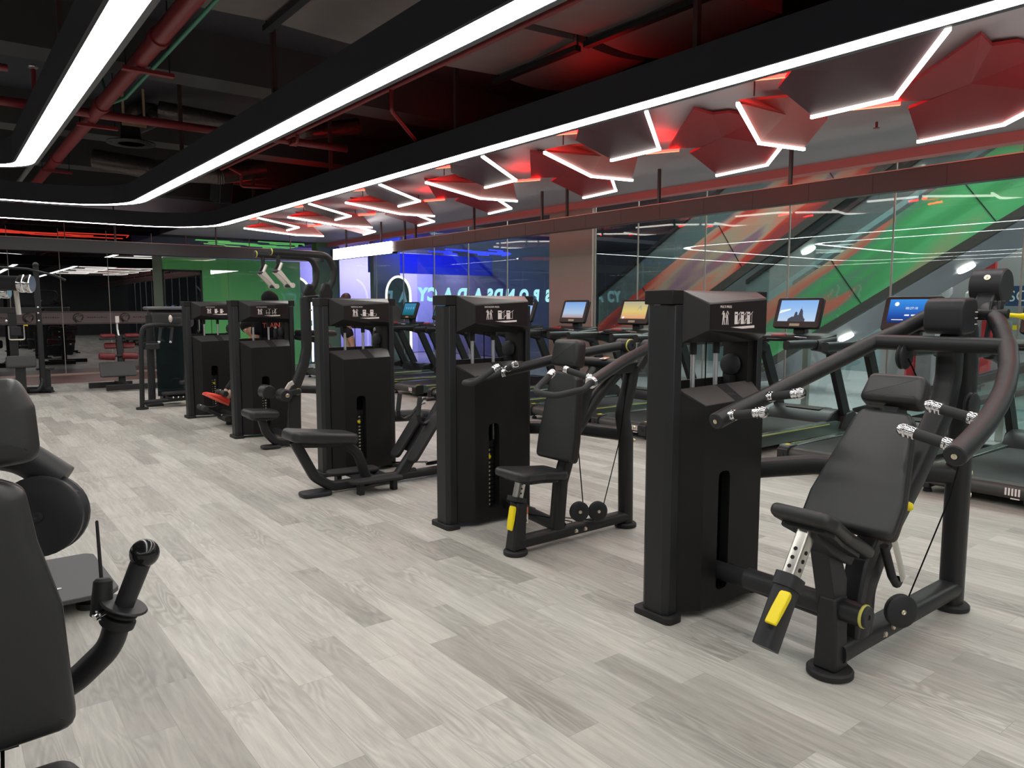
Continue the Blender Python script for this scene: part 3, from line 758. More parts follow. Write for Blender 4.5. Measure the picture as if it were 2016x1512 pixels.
for i, (cx, w, zt, y, lab) in enumerate(((9.26, 0.34, 2.26, 16.6, 'tall arched mirror with white light outline in the blue room'), (7.86, 0.42, 2.3, 19.7, 'tall arched mirror with white light outline behind the back glass'))):
    t = thing('arched_mirror', (cx, y, 0), lab, 'mirror')
    n = 24
    arch = [(cx - w, 0.0)] + [(cx - w * cos(pi * k / n), zt - w * 1.35 + w * 1.35 * sin(pi * k / n)) for k in range(n + 1)] + [(cx + w, 0.0)]
    M().prism([(p[0], p[1]) for p in arch], 'y', y, y + 0.03).build('mirror_panel', mirror_black('arch_mirror_%d' % i, 0.35, (0.05, 0.045, 0.06)), t, sm=0)
    M().tube([(p[0], y - 0.01, p[1]) for p in arch], 0.028, n=8).build('light_outline', emis('arch_led_%d' % i, (1, 0.95, 0.82), 2.2), t)
t = thing('poster_panel', (8.0, 19.9, 0.7), 'blue to cyan poster panel below the arched mirror behind the back glass', 'poster')
M().box(7.74, 8.15, 19.55, 19.58, 0.0, 1.33).build('panel', mat('poster_cyan', (0.10, 0.36, 0.45), 0.4, emit=(0.10, 0.36, 0.50), es=0.35), t)
def squiggle(name, pts, m, r, label):
    t = thing(name, pts[0][0], label, 'neon light')
    for p in pts:
        M().tube(p, r, n=6).build('neon_tube', m, t)
    hi = 3.3 if 'blue' in name else 3.5
    M().cyl(pts[0][0], (pts[0][0][0], pts[0][0][1], hi - .002), .006, n=6).build('suspension_rod', K['frame2'], t)
def zig(x0, x1, y, z, n, amp, dy, seed):
    rr = random.Random(seed); out = []
    for q in range(n):
        a = x0 + (x1 - x0) * rr.random() * 0.8; l = (x1 - x0) * (0.15 + 0.2 * rr.random()); yy = y + dy * rr.random(); zz = z
        p = [Vector((a, yy, zz)), Vector((min(x1, a + l), yy + 0.3 * (rr.random() - .5), zz)), Vector((min(x1, a + l * 1.3), yy + 0.5, zz)), Vector((min(x1, a + l * 2), yy + 0.5, zz))]
        out.append(p)
    return out
squiggle('blue_neon_cluster', zig(9.5, 12.6, 15.2, 2.92, 9, .1, 1.4, 3), K['ledblue'], 0.018, 'cluster of blue neon tubes under the blue room ceiling')
squiggle('green_neon_cluster', zig(5.4, 8.3, 19.6, 3.20, 16, .1, 1.5, 5), K['ledgreen'], 0.014, 'cluster of green neon tubes behind the back transom glass')
squiggle('red_neon_cluster', zig(-1.5, 3.9, 19.8, 3.2, 9, .1, 1.2, 8), emis('red_neon_far', (1, 0.06, 0.03), 2.5), 0.012, 'cluster of red neon tubes behind the back transom glass')
struct('ceiling_back_zone', M().box(XL, 8.6, YB + 0.1, 26, 3.5, 3.6), mat('back_zone_ceiling', (0.05, 0.05, 0.055), 0.7))
struct('wall_back_zone', M().box(XL, 4.3, 22.3, 22.5, 0, 3.5), M_wall)
area('blue_room_blue_light', (10.8, 16.6, 3.2), (radians(55), 0, 0), 3.0, 0.2, 45, (0.02, 0.05, 1.0))
area('blue_room_violet_light', (11.5, 20.5, 3.2), (radians(20), 0, 0), 4.0, 0.6, 300, (0.70, 0.66, 1.0))
# ---------------------------------------------------------------- selectorised machines
TX0, TX1 = 2.675, 3.41
def disc_foot(t, x, y, r=0.085, h=0.032):
    M().lathe([(r * .9, 0), (r, 0.006), (r, h - .008), (r - .008, h), (0.001, h)], (x, y, 0), (0, 0, 1), 32).build('foot', K['rubber'], t)
def bolt(t, p, d, r=0.016):
    p = Vector(p); d = Vector(d).normalized()
    M().lathe([(r, 0), (r, 0.004), (r * .75, 0.006), (r * .7, 0.014), (0.001, 0.014)], p, d, 12).build('bolt', K['brass'], t)
def ringcap(t, p, d, r):
    p = Vector(p); d = Vector(d).normalized()
    M().lathe([(r, 0), (r + .002, 0.003), (r + .002, .009), (r, 0.012)], p, d, 24).build('yellow_ring', K['ring'], t)
    e = M().lathe([(r * .95, 0.010), (r * .95, 0.018), (r * .85, 0.024), (r * .25, 0.024), (r * .22, .018), (0.001, 0.018)], p, d, 24).build('end_cap', K['frame2'], t)
def collar(t, p, d, r, l=0.03):
    p = Vector(p); d = Vector(d).normalized()
    M().lathe([(r, 0), (r * 1.12, l * .1), (r * 1.12, l * .4), (r, l * .5), (r * 1.12, l * .6), (r * 1.12, l * .9), (r, l)], p, d, 22).build('chrome_collar', K['chrome'], t)
def pulley(t, c, axis, r, w=0.035, hub=0.011, hm='brass'):
    c = Vector(c); a = Vector(axis).normalized()
    p = M().lathe([(0.001, 0), (r - .008, 0), (r, .006), (r, w * .28), (r * .86, w * .46), (r * .86, w * .54), (r, w * .72), (r, w - .006), (r - .008, w), (0.001, w)], c - a * w / 2, a, 32).build('pulley', K['frame2'], t)
    M().lathe([(hub, 0), (hub, .005), (hub * .5, .007), (0.001, .004)], c + a * w / 2, a, 12).build('pulley_bolt', K[hm], p)
    return p
def cable(t, pts, r=0.0035):
    M().tube(pts, r, n=6).build('cable', K['cable'], t)
FIG = {}
def pictogram(kind, x0, z0, s, y):
    """flat white print: two figures, machine icons, swoosh (x right, z up)"""
    m = M(); SX = .165
    def P(pts):
        m.poly([(x0 + p[0] * SX, y, z0 + p[1] * s) for p in pts])
    def L(a, b, w):
        a = Vector((a[0] * SX, a[1] * s)); b = Vector((b[0] * SX, b[1] * s)); d = (b - a).normalized(); n = Vector((-d.y, d.x)) * w * s / 2
        m.poly([(x0 + q.x, y, z0 + q.y) for q in (a + n, a - n, b - n, b + n)])
    for cx, fl in ((0.10, 1), (0.27, -1)):
        P([(cx + .022 * cos(a * pi / 4), .93 + .055 * sin(a * pi / 4)) for a in range(8)])
        P([(cx - .040, .86), (cx + .040, .86), (cx + .026, .55), (cx - .026, .55)])
        L((cx - .018, .57), (cx - .045, .04), .085); L((cx + .018, .57), (cx + .045, .04), .085)
        L((cx - .038 * fl, .84), (cx - .08 * fl, .72), .06); L((cx - .08 * fl, .72), (cx - .03 * fl, .93), .05)
        L((cx + .038 * fl, .84), (cx + .065 * fl, .52), .06)
    icons = {'press': 3, 'shoulder': 2, 'row': 2, 'lat': 2, 'leg': 2}[kind]
    for i in range(icons):
        ix = 0.62 + i * (0.30 if icons == 3 else 0.44)
        w = 0.20 if icons == 3 else 0.26
        if kind == 'lat':
            L((ix, .08), (ix + .02, .75), .06); L((ix, .32), (ix + .3, .32), .05); L((ix + .2, .08), (ix + .24, .95), .05)
            L((ix + .22, .92), (ix + .12, .98), .03); L((ix + .24, .92), (ix + .34, .98), .03); L((ix + .06, .08), (ix + .28, .08), .03)
            if i: L((ix + .15, .4), (ix + .2, .85), .1)
            continue
        P([(ix, .06), (ix + w * .75, .06), (ix + w * .75, .90), (ix, .90)])
        if kind in ('press', 'shoulder'):
            L((ix + w * .6, .62), (ix + w * 1.45, .92), .04); L((ix + w * 1.2, .80), (ix + w * 1.2, .1), .035); L((ix + w * .7, .14), (ix + w * 1.25, .12), .04)
            if i: L((ix - .02, .45), (ix - .10, .30), .07); L((ix - .10, .30), (ix - .13, .06), .05)
        elif kind == 'row':
            L((ix - .12, .34), (ix, .30), .04); L((ix - .1, .3), (ix - .02, .08), .035); L((ix, .08), (ix + w + .1, .10), .04); L((ix + w + .1, .10), (ix + w + .12, .4), .05); L((ix + w * .8, .42), (ix + w + .05, .42), .03)
        else:
            L((ix + w * .7, .55), (ix + w * 1.1, .35), .12)
    P([(0.45, -.14), (1.60, -.04), (1.60, -.22), (1.0, -.26)])
    return m
def dark_windows(kind, x0, z0, s, y):
    m = M(); icons = {'press': 3, 'shoulder': 2, 'row': 2, 'lat': 0, 'leg': 2}[kind]
    for i in range(icons):
        ix = 0.62 + i * (0.30 if icons == 3 else 0.44); w = 0.20 if icons == 3 else 0.26
        a, b2, c, d = ix + w * .12, ix + w * .6, .68, .76
        m.poly([(x0 + a * .165, y, z0 + c * s), (x0 + b2 * .165, y, z0 + c * s), (x0 + b2 * .165, y, z0 + d * s), (x0 + a * .165, y, z0 + d * s)])
    return m
def tower(t, Y, title, kind, pin=True):
    """weight-stack tower, front plane of the posts at y=Y, bulging toward -Y"""
    x0, x1 = TX0, TX1
    yb = Y + 0.165
    ch = 0.03
    M().prism([(x0, Y + ch), (x0 + ch * .8, Y), (x0 + 0.075, Y), (x0 + 0.075, yb), (x0 + ch * .8, yb), (x0, yb - ch)], 'z', 0.03, 1.510).build('post', K['frame'], t, bev=0.003)
    M().prism([(x1, Y + ch), (x1, yb - ch), (x1 - ch * .8, yb), (x1 - 0.065, yb), (x1 - 0.065, Y), (x1 - ch * .8, Y)], 'z', 0.03, 1.510).build('post', K['frame'], t, bev=0.003)
    for xa, xb in ((x0 - .002, x0 + .077), (x1 - .067, x1 + .002)):
        M().box(xa, xb, Y - .003, yb + .003, 1.513, 1.58).build('post_cap', K['cover'], t, bev=0.004)
    for xa, xb in ((x0 - 0.02, x0 + .09), (x1 - .08, x1 + 0.02)):
        M().prism(rrect(xb - xa, yb - Y + .07, .03, 4, (xa + xb) / 2, (Y + yb) / 2), 'z', 0.0, 0.03).build('foot_plate', K['rubber'], t)
    xa, xb = x0 + 0.083, x1 - 0.069
    # faceted header
    bo = [(xa, Y + .01, 1.578), (xb, Y + .01, 1.578), (xb, Y + .01, 1.325), (xa, Y + .01, 1.335)]
    fr = [(xa + .10, Y - .07, 1.515), (xb - .03, Y - .07, 1.540), (xb - .03, Y - .07, 1.365), (xa + .10, Y - .07, 1.395)]
    bk = [(p[0], yb - .02, p[2]) for p in bo]
    m = M(); m.add(bo + fr + bk, [(4, 5, 6, 7), (0, 1, 5, 4), (1, 2, 6, 5), (2, 3, 7, 6), (3, 0, 4, 7), (0, 8, 9, 1), (1, 9, 10, 2), (2, 10, 11, 3), (3, 11, 8, 0), (8, 11, 10, 9)])
    h = m.build('header', K['facet'], t, sm=0, bev=0.003)
    g0, g1 = Vector(fr[0]), Vector(fr[2])
    M().poly([(p[0] + (.006 if i in (0, 3) else -.006), p[1] - .0008, p[2] + (-.005 if i < 2 else .005)) for i, p in enumerate(fr)]).build('graphic_panel', K['graphic'], h, sm=0)
    M().poly([(bo[0][0] + .004, bo[0][1] - .005, bo[0][2] - .003), (bo[1][0] - .004, bo[1][1] - .005, bo[1][2] - .003), (fr[1][0], fr[1][1] + .004, fr[1][2] + .005), (fr[0][0], fr[0][1] + .004, fr[0][2] + .005)]).build('top_sheen_panel', K['ledge'], h, sm=0)  # overlay carrying the painted sheen of the header's top facet
    text(title, 'title_lettering', K['white'], h, (xa + .175, Y - .0713, 1.502), (pi / 2, 0, 0), 0.0165, 0.0004, sx=0.95)
    pictogram(kind, xa + .185, 1.415, 0.070, Y - .0712).build('pictogram', K['white'], h, sm=0)
    dm = dark_windows(kind, xa + .185, 1.415, 0.070, Y - .0716)
    if dm.v: dm.build('pictogram_window', K['cover'], h, sm=0)
    M().poly([(xa + .185 + .165 * q[0], Y - .0716, 1.415 + .070 * q[1]) for q in ((.245, .84), (.295, .84), (.29, .70), (.25, .70))]).build('red_muscle_mark', K['red'], h, sm=0)
    # shroud with slot
    zt, zb = 1.035, 0.035
    sx0, sx1, sz0, sz1 = xa + .215, xa + .305, 0.11, 0.705
    fx0, fx1 = xa + .10, xb - .02
    yf = Y - .06
    c = .03
    slot = []
    for (cx, cz, a0) in ((sx1 - c, sz1 - c, 0), (sx0 + c, sz1 - c, 90), (sx0 + c, sz0 + c, 180), (sx1 - c, sz0 + c, 270)):
        for q in range(4):
            a = radians(a0 + 30 * q); slot.append((cx + c * cos(a), cz + c * sin(a)))
    outer = [(fx1, zt + .012), (fx0, zt), (fx0, zb), (fx1, zb)]
    m = M(); n = 16
    vs = [(p[0], yf, p[1]) for p in outer] + [(p[0], yf, p[1]) for p in slot] + [(p[0], yf + .05, p[1]) for p in slot]
    fs = []
    for q in range(4):
        idx = [4 + q * 4 + j for j in range(4)]
        for j in range(3): fs.append((q, idx[j], idx[j + 1]))
        nx = 4 + ((q + 1) % 4) * 4
        fs.append((q, idx[3], nx, (q + 1) % 4))
    for j in range(16):
        fs.append((4 + j, 4 + (j + 1) % 16, 20 + (j + 1) % 16, 20 + j))
    b = len(vs)
    vs += [(xb, Y + .03, 1.125), (xa, Y + .03, 1.115), (xa, Y + .01, zb), (xb, Y + .01, zb), (xa, Y + .01, 1.10), (xb, Y + .01, 1.10)]
    fs += [(0, 1, b + 1, b), (1, 2, b + 2, b + 4), (1, b + 4, b + 1), (3, 0, b + 5, b + 3), (0, b, b + 5), (2, 3, b + 3, b + 2)]
    m.add(vs, fs)
    sh = m.build('shroud', K['cover'], t, sm=0)
    # slanted facet with painted strip-light sheen and dark cable gap
    def top(u, v, dz=0.0015):
        a = Vector((fx0, yf, zt)).lerp(Vector((fx1, yf, zt + .012)), u); c2 = Vector((xa, Y + .03, 1.115)).lerp(Vector((xb, Y + .03, 1.125)), u)
        p = a.lerp(c2, v); return (p.x, p.y - .0006, p.z + dz)
    M().poly([top(0.01, .02), top(.50, .02), top(.49, .98), top(0.005, .98)]).poly([top(.66, .02), top(.985, .02), top(.99, .98), top(.63, .98)]).build('slanted_top_sheen', K['ledge'], sh, sm=0)
    M().poly([top(.50, .02, .0005), top(.66, .02, .0005), top(.63, .98, .0005), top(.49, .98, .0005)]).build('cable_gap', K['black'], sh, sm=0)
    M().box(xa, xb, yb - .03, yb - .01, 0.03, 1.14).build('rear_shroud', K['cover'], t)
    yc = Y + .09
    for x in (xa + .185, xa + .365):
        M().cyl((x, yc, .04), (x, yc, 1.34), .0115, n=14).build('guide_rod', K['rod'], t)
        M().cyl((x, yc, 1.27), (x, yc, 1.33), .018, n=14).build('rod_bumper', K['rubber'], t)
    nw = 14
    for q in range(nw):
        z = 0.10 + q * .030
        wp = M().box(xa + .15, xa + .42, yc - .06, yc + .06, z, z + .026).build('weight_plate', K['frame'], t, sm=0)
        M().box(xa + .272, xa + .29, yc - .0615, yc - .06, z + .006, z + .02).build('weight_number', K['tick'], wp, sm=0)
        if q % 1 == 0: M().box(xa + .24, xa + .256, yc - .0615, yc - .06, z + .006, z + .014).build('weight_number', K['tick'], wp, sm=0)
    z = .10 + nw * .03
    M().box(xa + .15, xa + .42, yc - .06, yc + .06, z, z + .045).build('top_plate', K['frame2'], t, sm=0)
    cable(t, [(xa + .285, yc, z + .04), (xa + .285, yc, 1.36)])
    if pin:
        M().lathe([(.012, 0), (.016, .01), (.014, .03), (.008, .034)], (xa + .265, yc - .06, z - .06), (0, -1, 0), 16).build('selector_pin', K['yellow'], t)
    # return pulley inside the tower window
    pulley(t, (xb - .065, yc + .02, 1.205), (1, .25, 0), .055, .03)
    M().box(xb - .10, xb - .03, yc + .0, yc + .04, 1.10, 1.15).build('pulley_bracket', K['frame'], t)
    M().box(xb - .05, xb - .0, yc - .07, yc + .08, 1.10, 1.36).build('inner_panel', K['cover'], t)
    M().box(xa, xb, Y + .03, yb - .03, 0.03, 0.07).build('base_tray', K['frame'], t)
def backpad(t, bot, topp, Yc, w0, w1, th, name='backrest', lab=None, shape=None):
    b = Vector((bot[0], Yc, bot[1])); a = Vector((topp[0], Yc, topp[1]))
    u = Vector((0, 1, 0)); v = (a - b); L = v.length; v.normalize()
    mid = (a + b) / 2
    o = rpoly(shape or [(-w0 / 2, -L / 2), (w0 / 2, -L / 2), (w0 / 2 * 1.0, -L * .25), (w1 / 2, L * .42), (w1 / 2 * .8, L / 2), (-w1 / 2 * .8, L / 2), (-w1 / 2, L * .42), (-w0 / 2, -L * .25)], 0.035)
    p = M().pad(o, th, th * .35, mid, u, v).build(name, K['pad'], t, sm=50)
    n = u.cross(v)
    q = M().pad([(x * 1.004, y * 1.004) for x, y in o], th * .5, 0.006, mid - n * th * .22 * (1 if n.x < 0 else -1), u, v, crown=0).build('side_piping', K['piping'], p, sm=50)
    return p
def saddle(t, f, r, Yc, w, th=0.055, wf=None):
    """seat cushion from front point f to rear point r (x,z)"""
    a = Vector((f[0], Yc, f[1])); b = Vector((r[0], Yc, r[1])); v = b - a; L = v.length; v.normalize()
    u = Vector((0, 1, 0)); wf = wf or w
    o = rpoly([(-wf / 2 * .85, -L / 2), (wf / 2 * .85, -L / 2), (wf / 2, -L * .36), (w / 2 * .8, L * .02), (w / 2 * .86, L / 2), (-w / 2 * .86, L / 2), (-w / 2 * .8, L * .02), (-wf / 2, -L * .36)], 0.04)
    p = M().pad(o, th, th * .4, (a + b) / 2, u, v).build('seat', K['pad'], t, sm=50)
    n = v.cross(u)
    if n.z < 0: n = -n
    M().pad([(x * .8, y * .7) for x, y in o], .02, .004, (a + b) / 2 - n * (th / 2 + .008), u, v, crown=0).build('seat_plate', K['frame'], t, sm=50)
    return p
def grip(t, p0, p1, r=0.019, c0=True, c1=True, cap=True):
    p0, p1 = Vector(p0), Vector(p1); d = (p1 - p0).normalized(); L = (p1 - p0).length
    g = M().cyl(p0, p1, r, n=18, ch=.004).build('handle_grip', K['grip'], t)
    if c0: collar(g, p0, d, r * 1.05)
    if c1:
        collar(g, p1 - d * .03, d, r * 1.05)
        if cap: M().lathe([(r * .9, 0), (r * 1.25, .006), (r * 1.25, .016), (r * .8, .03), (0.001, .033)], p1, d, 20).build('end_knob', K['chrome'], g)
    return g
def lever(t, p0, p1):
    p0, p1 = Vector(p0), Vector(p1)
    d = (p1 - p0).normalized(); s = Vector((0, 1, 0)); nrm = d.cross(s).normalized()
    rings = []
    for f, w, h in ((0, .036, .02), (.1, .042, .026), (.55, .044, .024), (.9, .046, .016), (1, .046, .012)):
        c = p0.lerp(p1, f) + nrm * .0
        rings.append([c + s * w / 2 + nrm * h / 2, c - s * w / 2 + nrm * h / 2, c - s * w / 2 - nrm * h / 2, c + s * w / 2 - nrm * h / 2])
    M().loft(rings).build('adjustment_lever', K['yellow'], t, bev=.004)
def sticker(t, c, u, v, w, h):
    c, u, v = Vector(c), Vector(u).normalized(), Vector(v).normalized()
    def q(a0, a1, m_, nm):
        M().poly([c + u * (x * w) + v * (y * h) for x, y in ((-.5, a0), (.5, a0), (.5, a1), (-.5, a1))]).build(nm, m_, t, sm=0)
    q(-.5, .05, K['white'], 'white_sticker'); q(.05, .5, K['orange'], 'orange_sticker')
    n = u.cross(v) * .0006
    M().poly([c + n + u * (x * w) + v * (y * h) for x, y in ((-.3, -.42), (.3, -.42), (0, -.05))]).build('sticker_triangle', K['black'], t, sm=0)
# ================================================================ 1 multi press
Y1 = 2.26
t = thing('multi_press_machine', (3.2, 1.8, 0), 'black reclined multi press machine, nearest complete one with swept arms', 'exercise machine', 'row of black weight machines')
tower(t, Y1, 'MULTI PRESS', 'press', pin=False)
C = 1.51
disc_foot(t, 2.83, C + .01, .092); disc_foot(t, 3.95, C, .085)
M().loft([[(2.83 + sx * a, C + .01 + sy * b2, z) for sx, sy in ((-1, -1), (1, -1), (1, 1), (-1, 1))] for z, a, b2 in ((.03, .052, .05), (.18, .047, .045), (.30, .055, .04), (.34, .05, .035))]).build('front_column', K['frame'], t, bev=.012)
M().tube([(2.84, C + .0, .095), (3.0, C, .10), (3.96, C, .11)], .052, n=14, ry=.042, sq=1.5).build('base_beam', K['frame'], t)
M().tube([(2.98, C, .20), (3.02, Y1 - .1, .20), (3.02, Y1 + .1, .2)], .045, n=14).build('connecting_beam', K['frame'], t)
M().cyl((2.84, C - .115, .285), (2.84, C + .42, .285), .046, n=20).build('pivot_tube', K['frame'], t)
ringcap(t, (2.84, C - .112, .285), (0, -1, 0), .046)
# main spine: curved upright behind the backrest
M().tube([(2.99, C, .11), (3.04, C, .34), (3.14, C, .48), (3.45, C, .75), (3.72, C, 1.03), (3.77, C, 1.18), (3.77, C, 1.33)], .058, n=16, ry=.048, sq=2, fil=.14, up=(0, 1, 0)).build('spine', K['frame'], t)
M().prism([(2.93, .12), (3.07, .12), (3.08, .30), (3.14, .42), (3.24, .54), (3.10, .58), (2.98, .44), (2.94, .30)], 'y', C - .045, C + .045).build('spine_gusset', K['frame'], t, bev=.012)
M().tube([(3.95, C, .03), (3.95, C, 1.15), (3.93, C, 1.38), (3.88, C, 1.45)], .052, n=16, fil=.1, sq=1).build('rear_column', K['frame'], t)
M().bar((3.74, C, 1.33), (3.97, C, 1.36), .08, .09).build('top_bridge', K['frame'], t, bev=.01)
for z in (.58, .69):
    bolt(t, (3.995, C - .03, z), (.6, -1, 0))
for x in (3.16, 3.23):
    bolt(t, (x, C - .045, .10 + (x - 3.16) * .2), (0, -1, .1))
# cover panel tube linking tower to rear column
M().tube([(3.42, Y1 + .07, .64), (3.62, Y1 - .18, .68), (3.95, C + .02, .68)], .062, n=16, fil=.25, ry=.05, sq=1).build('side_arm', K['frame'], t)
# seat on its adjusting post
d = Vector((.155, 0, .24)).normalized()
s0, s1 = Vector((2.345, C, .255)), Vector((2.48, C, .468))
M().tube([s0, s1], .05, n=16, ry=.040, sq=1.5, up=(0, 1, 0)).build('seat_sleeve', K['frame2'], t)
M().tube([s1 - d * .02, s1 + d * .03], .056, n=16, ry=.046, sq=1.5, up=(0, 1, 0)).build('sleeve_cap', K['frame2'], t)
sp_ = M().tube([s1, s1 + d * .25], .034, n=16, ry=.026, sq=3, up=(0, 1, 0)).build('seat_post', K['steel'], t)
for q in range(3):
    c_ = s1 + d * (.06 + .035 * q)
    nn = Vector((-d.z, 0, d.x))
    M().cyl(c_ + nn * .033, c_ + nn * .0355, .008, n=10).build('post_hole', K['black'], sp_)
    M().cyl(c_ + V(0, -.027, 0), c_ + V(0, -.0285, 0), .008, n=10).build('post_hole', K['black'], sp_)
lever(t, s1 + V(-.052, -.028, -.012), s1 + V(-.155, -.030, -.105))
saddle(t, (2.52, .735), (2.92, .515), C, .27, .05)
M().prism([(2.57, .675), (2.81, .55), (2.88, .50), (2.85, .47), (2.70, .545), (2.585, .635)], 'y', C - .05, C + .05).build('seat_bracket', K['frame'], t, bev=.006)
M().prism([(2.80, .28), (2.88, .28), (2.88, .40), (2.80, .56), (2.72, .55)], 'y', C - .02, C + .06).build('seat_swing_plate', K['frame'], t, bev=.004)
# backrest and headrest
backpad(t, (2.88, .60), (3.19, 1.055), C, .39, .25, .065)
backpad(t, (3.215, 1.085), (3.29, 1.20), C, .27, .22, .085, 'headrest', shape=[(-.135, -.07), (.135, -.07), (.12, .07), (-.12, .07)])
M().prism([(2.97, .60), (3.12, .62), (3.30, .95), (3.30, 1.10), (3.22, 1.08)], 'y', C - .03, C + .03).build('backrest_bracket', K['frame'], t)
# recline quadrant with yellow pin
M().tube([(3.06, C - .10, .60), (3.13, C - .11, .44), (3.17, C - .11, .36)], .022, n=8, ry=.006, up=(0, 1, 0)).build('recline_plate', K['steel'], t)
M().tube([(3.05, C - .08, .52), (3.11, C - .09, .38), (3.16, C - .09, .33), (3.18, C - .09, .36)], .018, n=10, fil=.03).build('recline_arm', K['frame'], t)
M().lathe([(.010, 0), (.010, .04), (.018, .05), (.020, .065), (.014, .075), (0.001, .075)], (3.16, C - .06, .665), (.75, -.65, 0), 16).build('recline_pin', K['yellow'], t)
sticker(t, (3.045, C - .107, .60), (.5, -.2, .85), (-.8, 0, .5), .03, .085)
# press arms
jt = Vector((3.624, 0, 1.333))
for s in (-1, 1):
    pth = [(x, C + s * d_, z) for x, d_, z in ((2.666, .479, 1.011), (2.797, .474, 1.045), (2.96, .458, 1.087), (3.122, .434, 1.137), (3.28, .402, 1.189), (3.458, .352, 1.257), (3.624, .286, 1.333), (3.765, .213, 1.393), (3.871, .144, 1.458), (3.92, .09, 1.49))]
    a = M().tube(pth, .0375, n=18, fil=.12).build('press_arm', K['frame'], t)
    p0 = Vector(pth[0]); dd = (p0 - Vector(pth[1])).normalized()
    M().lathe([(.0375, 0), (.0375, .008), (.033, .012), (.012, .012), (.011, .009), (0.001, .009)], p0, dd, 20).build('end_cap', K['frame2'], a)
    M().lathe([(.010, 0), (.010, .006), (.005, .007), (0.001, .004)], p0 + dd * .010, dd, 12).build('cap_screw', K['brass'], a)
    for f, le, up_ in ((.35, .135, .03), (2.0, .13, .035)):
        b0 = Vector(pth[int(f)]).lerp(Vector(pth[int(f) + 1]), f - int(f)); b0 = b0 + V(0, -s * .03, .01)
        b1 = b0 + V(.0, -s * .15, .03)
        M().cyl(b0 + V(0, s * .03, -.01), b0 + V(0.004, -s * .01, .003), .017, n=14).build('handle_stub', K['frame'], a)
        grip(a, b0, b1, .0195)
M().cyl((jt.x, C - .285, jt.z), (jt.x, C + .285, jt.z), .036, n=18).build('cross_tube', K['frame'], t)
# range limiter block, drum and pin
blk = M().pad(rrect(.175, .165, .05, 5), .17, .012, (3.75, C + .0, 1.46), (1, 0, .05), (0, 0, 1), crown=0).build('range_limiter', K['frame2'], t)
for q in range(3):
    M().box(3.80, 3.83, C - .0862, C - .0852, 1.42 + q * .028, 1.425 + q * .028).build('limiter_mark', K['white'], blk)
M().cyl((3.86, C - .045, 1.47), (3.86, C - .20, 1.47), .022, n=14).build('limiter_shaft', K['frame'], t)
for y in (.12, .155):
    M().prism([(3.82, 1.36), (3.85, 1.36), (3.90, 1.50), (3.92, 1.53), (3.86, 1.53)], 'y', C - y - .012, C - y).build('limiter_plate', K['frame'], t, bev=.003)
ringcap(t, (3.93, C - .10, 1.49), (0, -1, 0), .03)
M().lathe([(.010, 0), (.010, .035), (.016, .055), (.024, .07), (.020, .078), (0.001, .078)], (3.86, C - .205, 1.465), (.3, -1, -.1), 18).build('limiter_pin', K['yellow'], t)
M().cyl((4.06, C - .12, 1.60), (4.06, C + .02, 1.60), .085, n=32, ch=.006).build('counterweight_drum', K['frame2'], t)
M().lathe([(.014, 0), (.014, .006), (.007, .007), (0.001, .004)], (3.985, C - .06, 1.64), (-1, -.1, .4), 14).build('drum_bolt', K['brass'], t)
M().loft([[(x + sx * a, C - .06 + sy * .04, z) for sx, sy in ((-1, -1), (1, -1), (1, 1), (-1, 1))] for x, z, a in ((3.95, 1.44, .07), (3.98, 1.50, .06), (4.03, 1.57, .05))]).build('drum_neck', K['frame'], t, bev=.01)
pulley(t, (3.62, C + .14, 1.27), (0, 1, 0), .062)
pulley(t, (3.84, C - .08, 1.04), (0, 1, 0), .062)
pulley(t, (3.22, C - .085, .20), (-.5, -.85, .05), .072)
cable(t, [(3.62, C + .12, 1.26), (3.70, C + .08, 1.10), (3.80, C - .03, 1.06)])
cable(t, [(3.88, C - .08, 1.02), (3.66, C - .078, .62), (3.285, C - .075, .21)])
cable(t, [(3.1, Y1 + .02, .22), (2.98, C + .3, .24), (3.10, C + .02, .15)]); cable(t, [(3.12, Y1 + .02, .205), (3.0, C + .3, .225), (3.12, C + .02, .14)])
# ================================================================ 2 shoulder press
Y2 = 4.16
t = thing('shoulder_press_machine', (3.2, 3.8, 0), 'black shoulder press machine with looped grips and upright backrest', 'exercise machine', 'row of black weight machines')
tower(t, Y2, 'SHOULDER PRESS', 'shoulder')
C = 3.49
disc_foot(t, 2.73, C, .075); disc_foot(t, 3.69, C, .075)
M().loft([[(x + sx * a, C + sy * b2, z) for sx, sy in ((-1, -1), (1, -1), (1, 1), (-1, 1))] for x, z, a, b2 in ((2.73, .03, .052, .045), (2.74, .15, .045, .04), (2.755, .33, .042, .038))]).build('front_column', K['frame'], t, bev=.012)
M().tube([(2.735, C, .33), (2.742, C, .355)], .056, n=16, ry=.046, sq=1.5, up=(0, 1, 0)).build('sleeve_cap', K['frame2'], t)
sp_ = M().tube([(2.742, C, .34), (2.775, C, .475)], .03, n=12, ry=.024, sq=3, up=(0, 1, 0)).build('seat_post', K['steel'], t)
for q in range(3):
    M().cyl((2.752 + q * .006, C - .0245, .38 + q * .028), (2.752 + q * .006, C - .026, .38 + q * .028), .006, n=10).build('post_hole', K['black'], sp_)
lever(t, (2.695, C - .02, .31), (2.66, C - .03, .17))
sticker(t, (2.79, C - .025, .24), (0.75, -.6, 0), (0, 0, 1), .028, .1)
M().tube([(2.75, C, .07), (3.68, C, .075)], .045, n=14, ry=.036, sq=1.5).build('base_beam', K['frame'], t)
M().tube([(3.10, C, .10), (3.16, Y2 + .05, .12)], .042, n=14).build('connecting_beam', K['frame'], t)
M().tube([(3.06, C, .09), (3.09, C, .40), (3.17, C, .62), (3.30, C, .98), (3.40, C, 1.10)], .045, n=14, ry=.038, sq=2, fil=.1, up=(0, 1, 0)).build('spine', K['frame'], t)
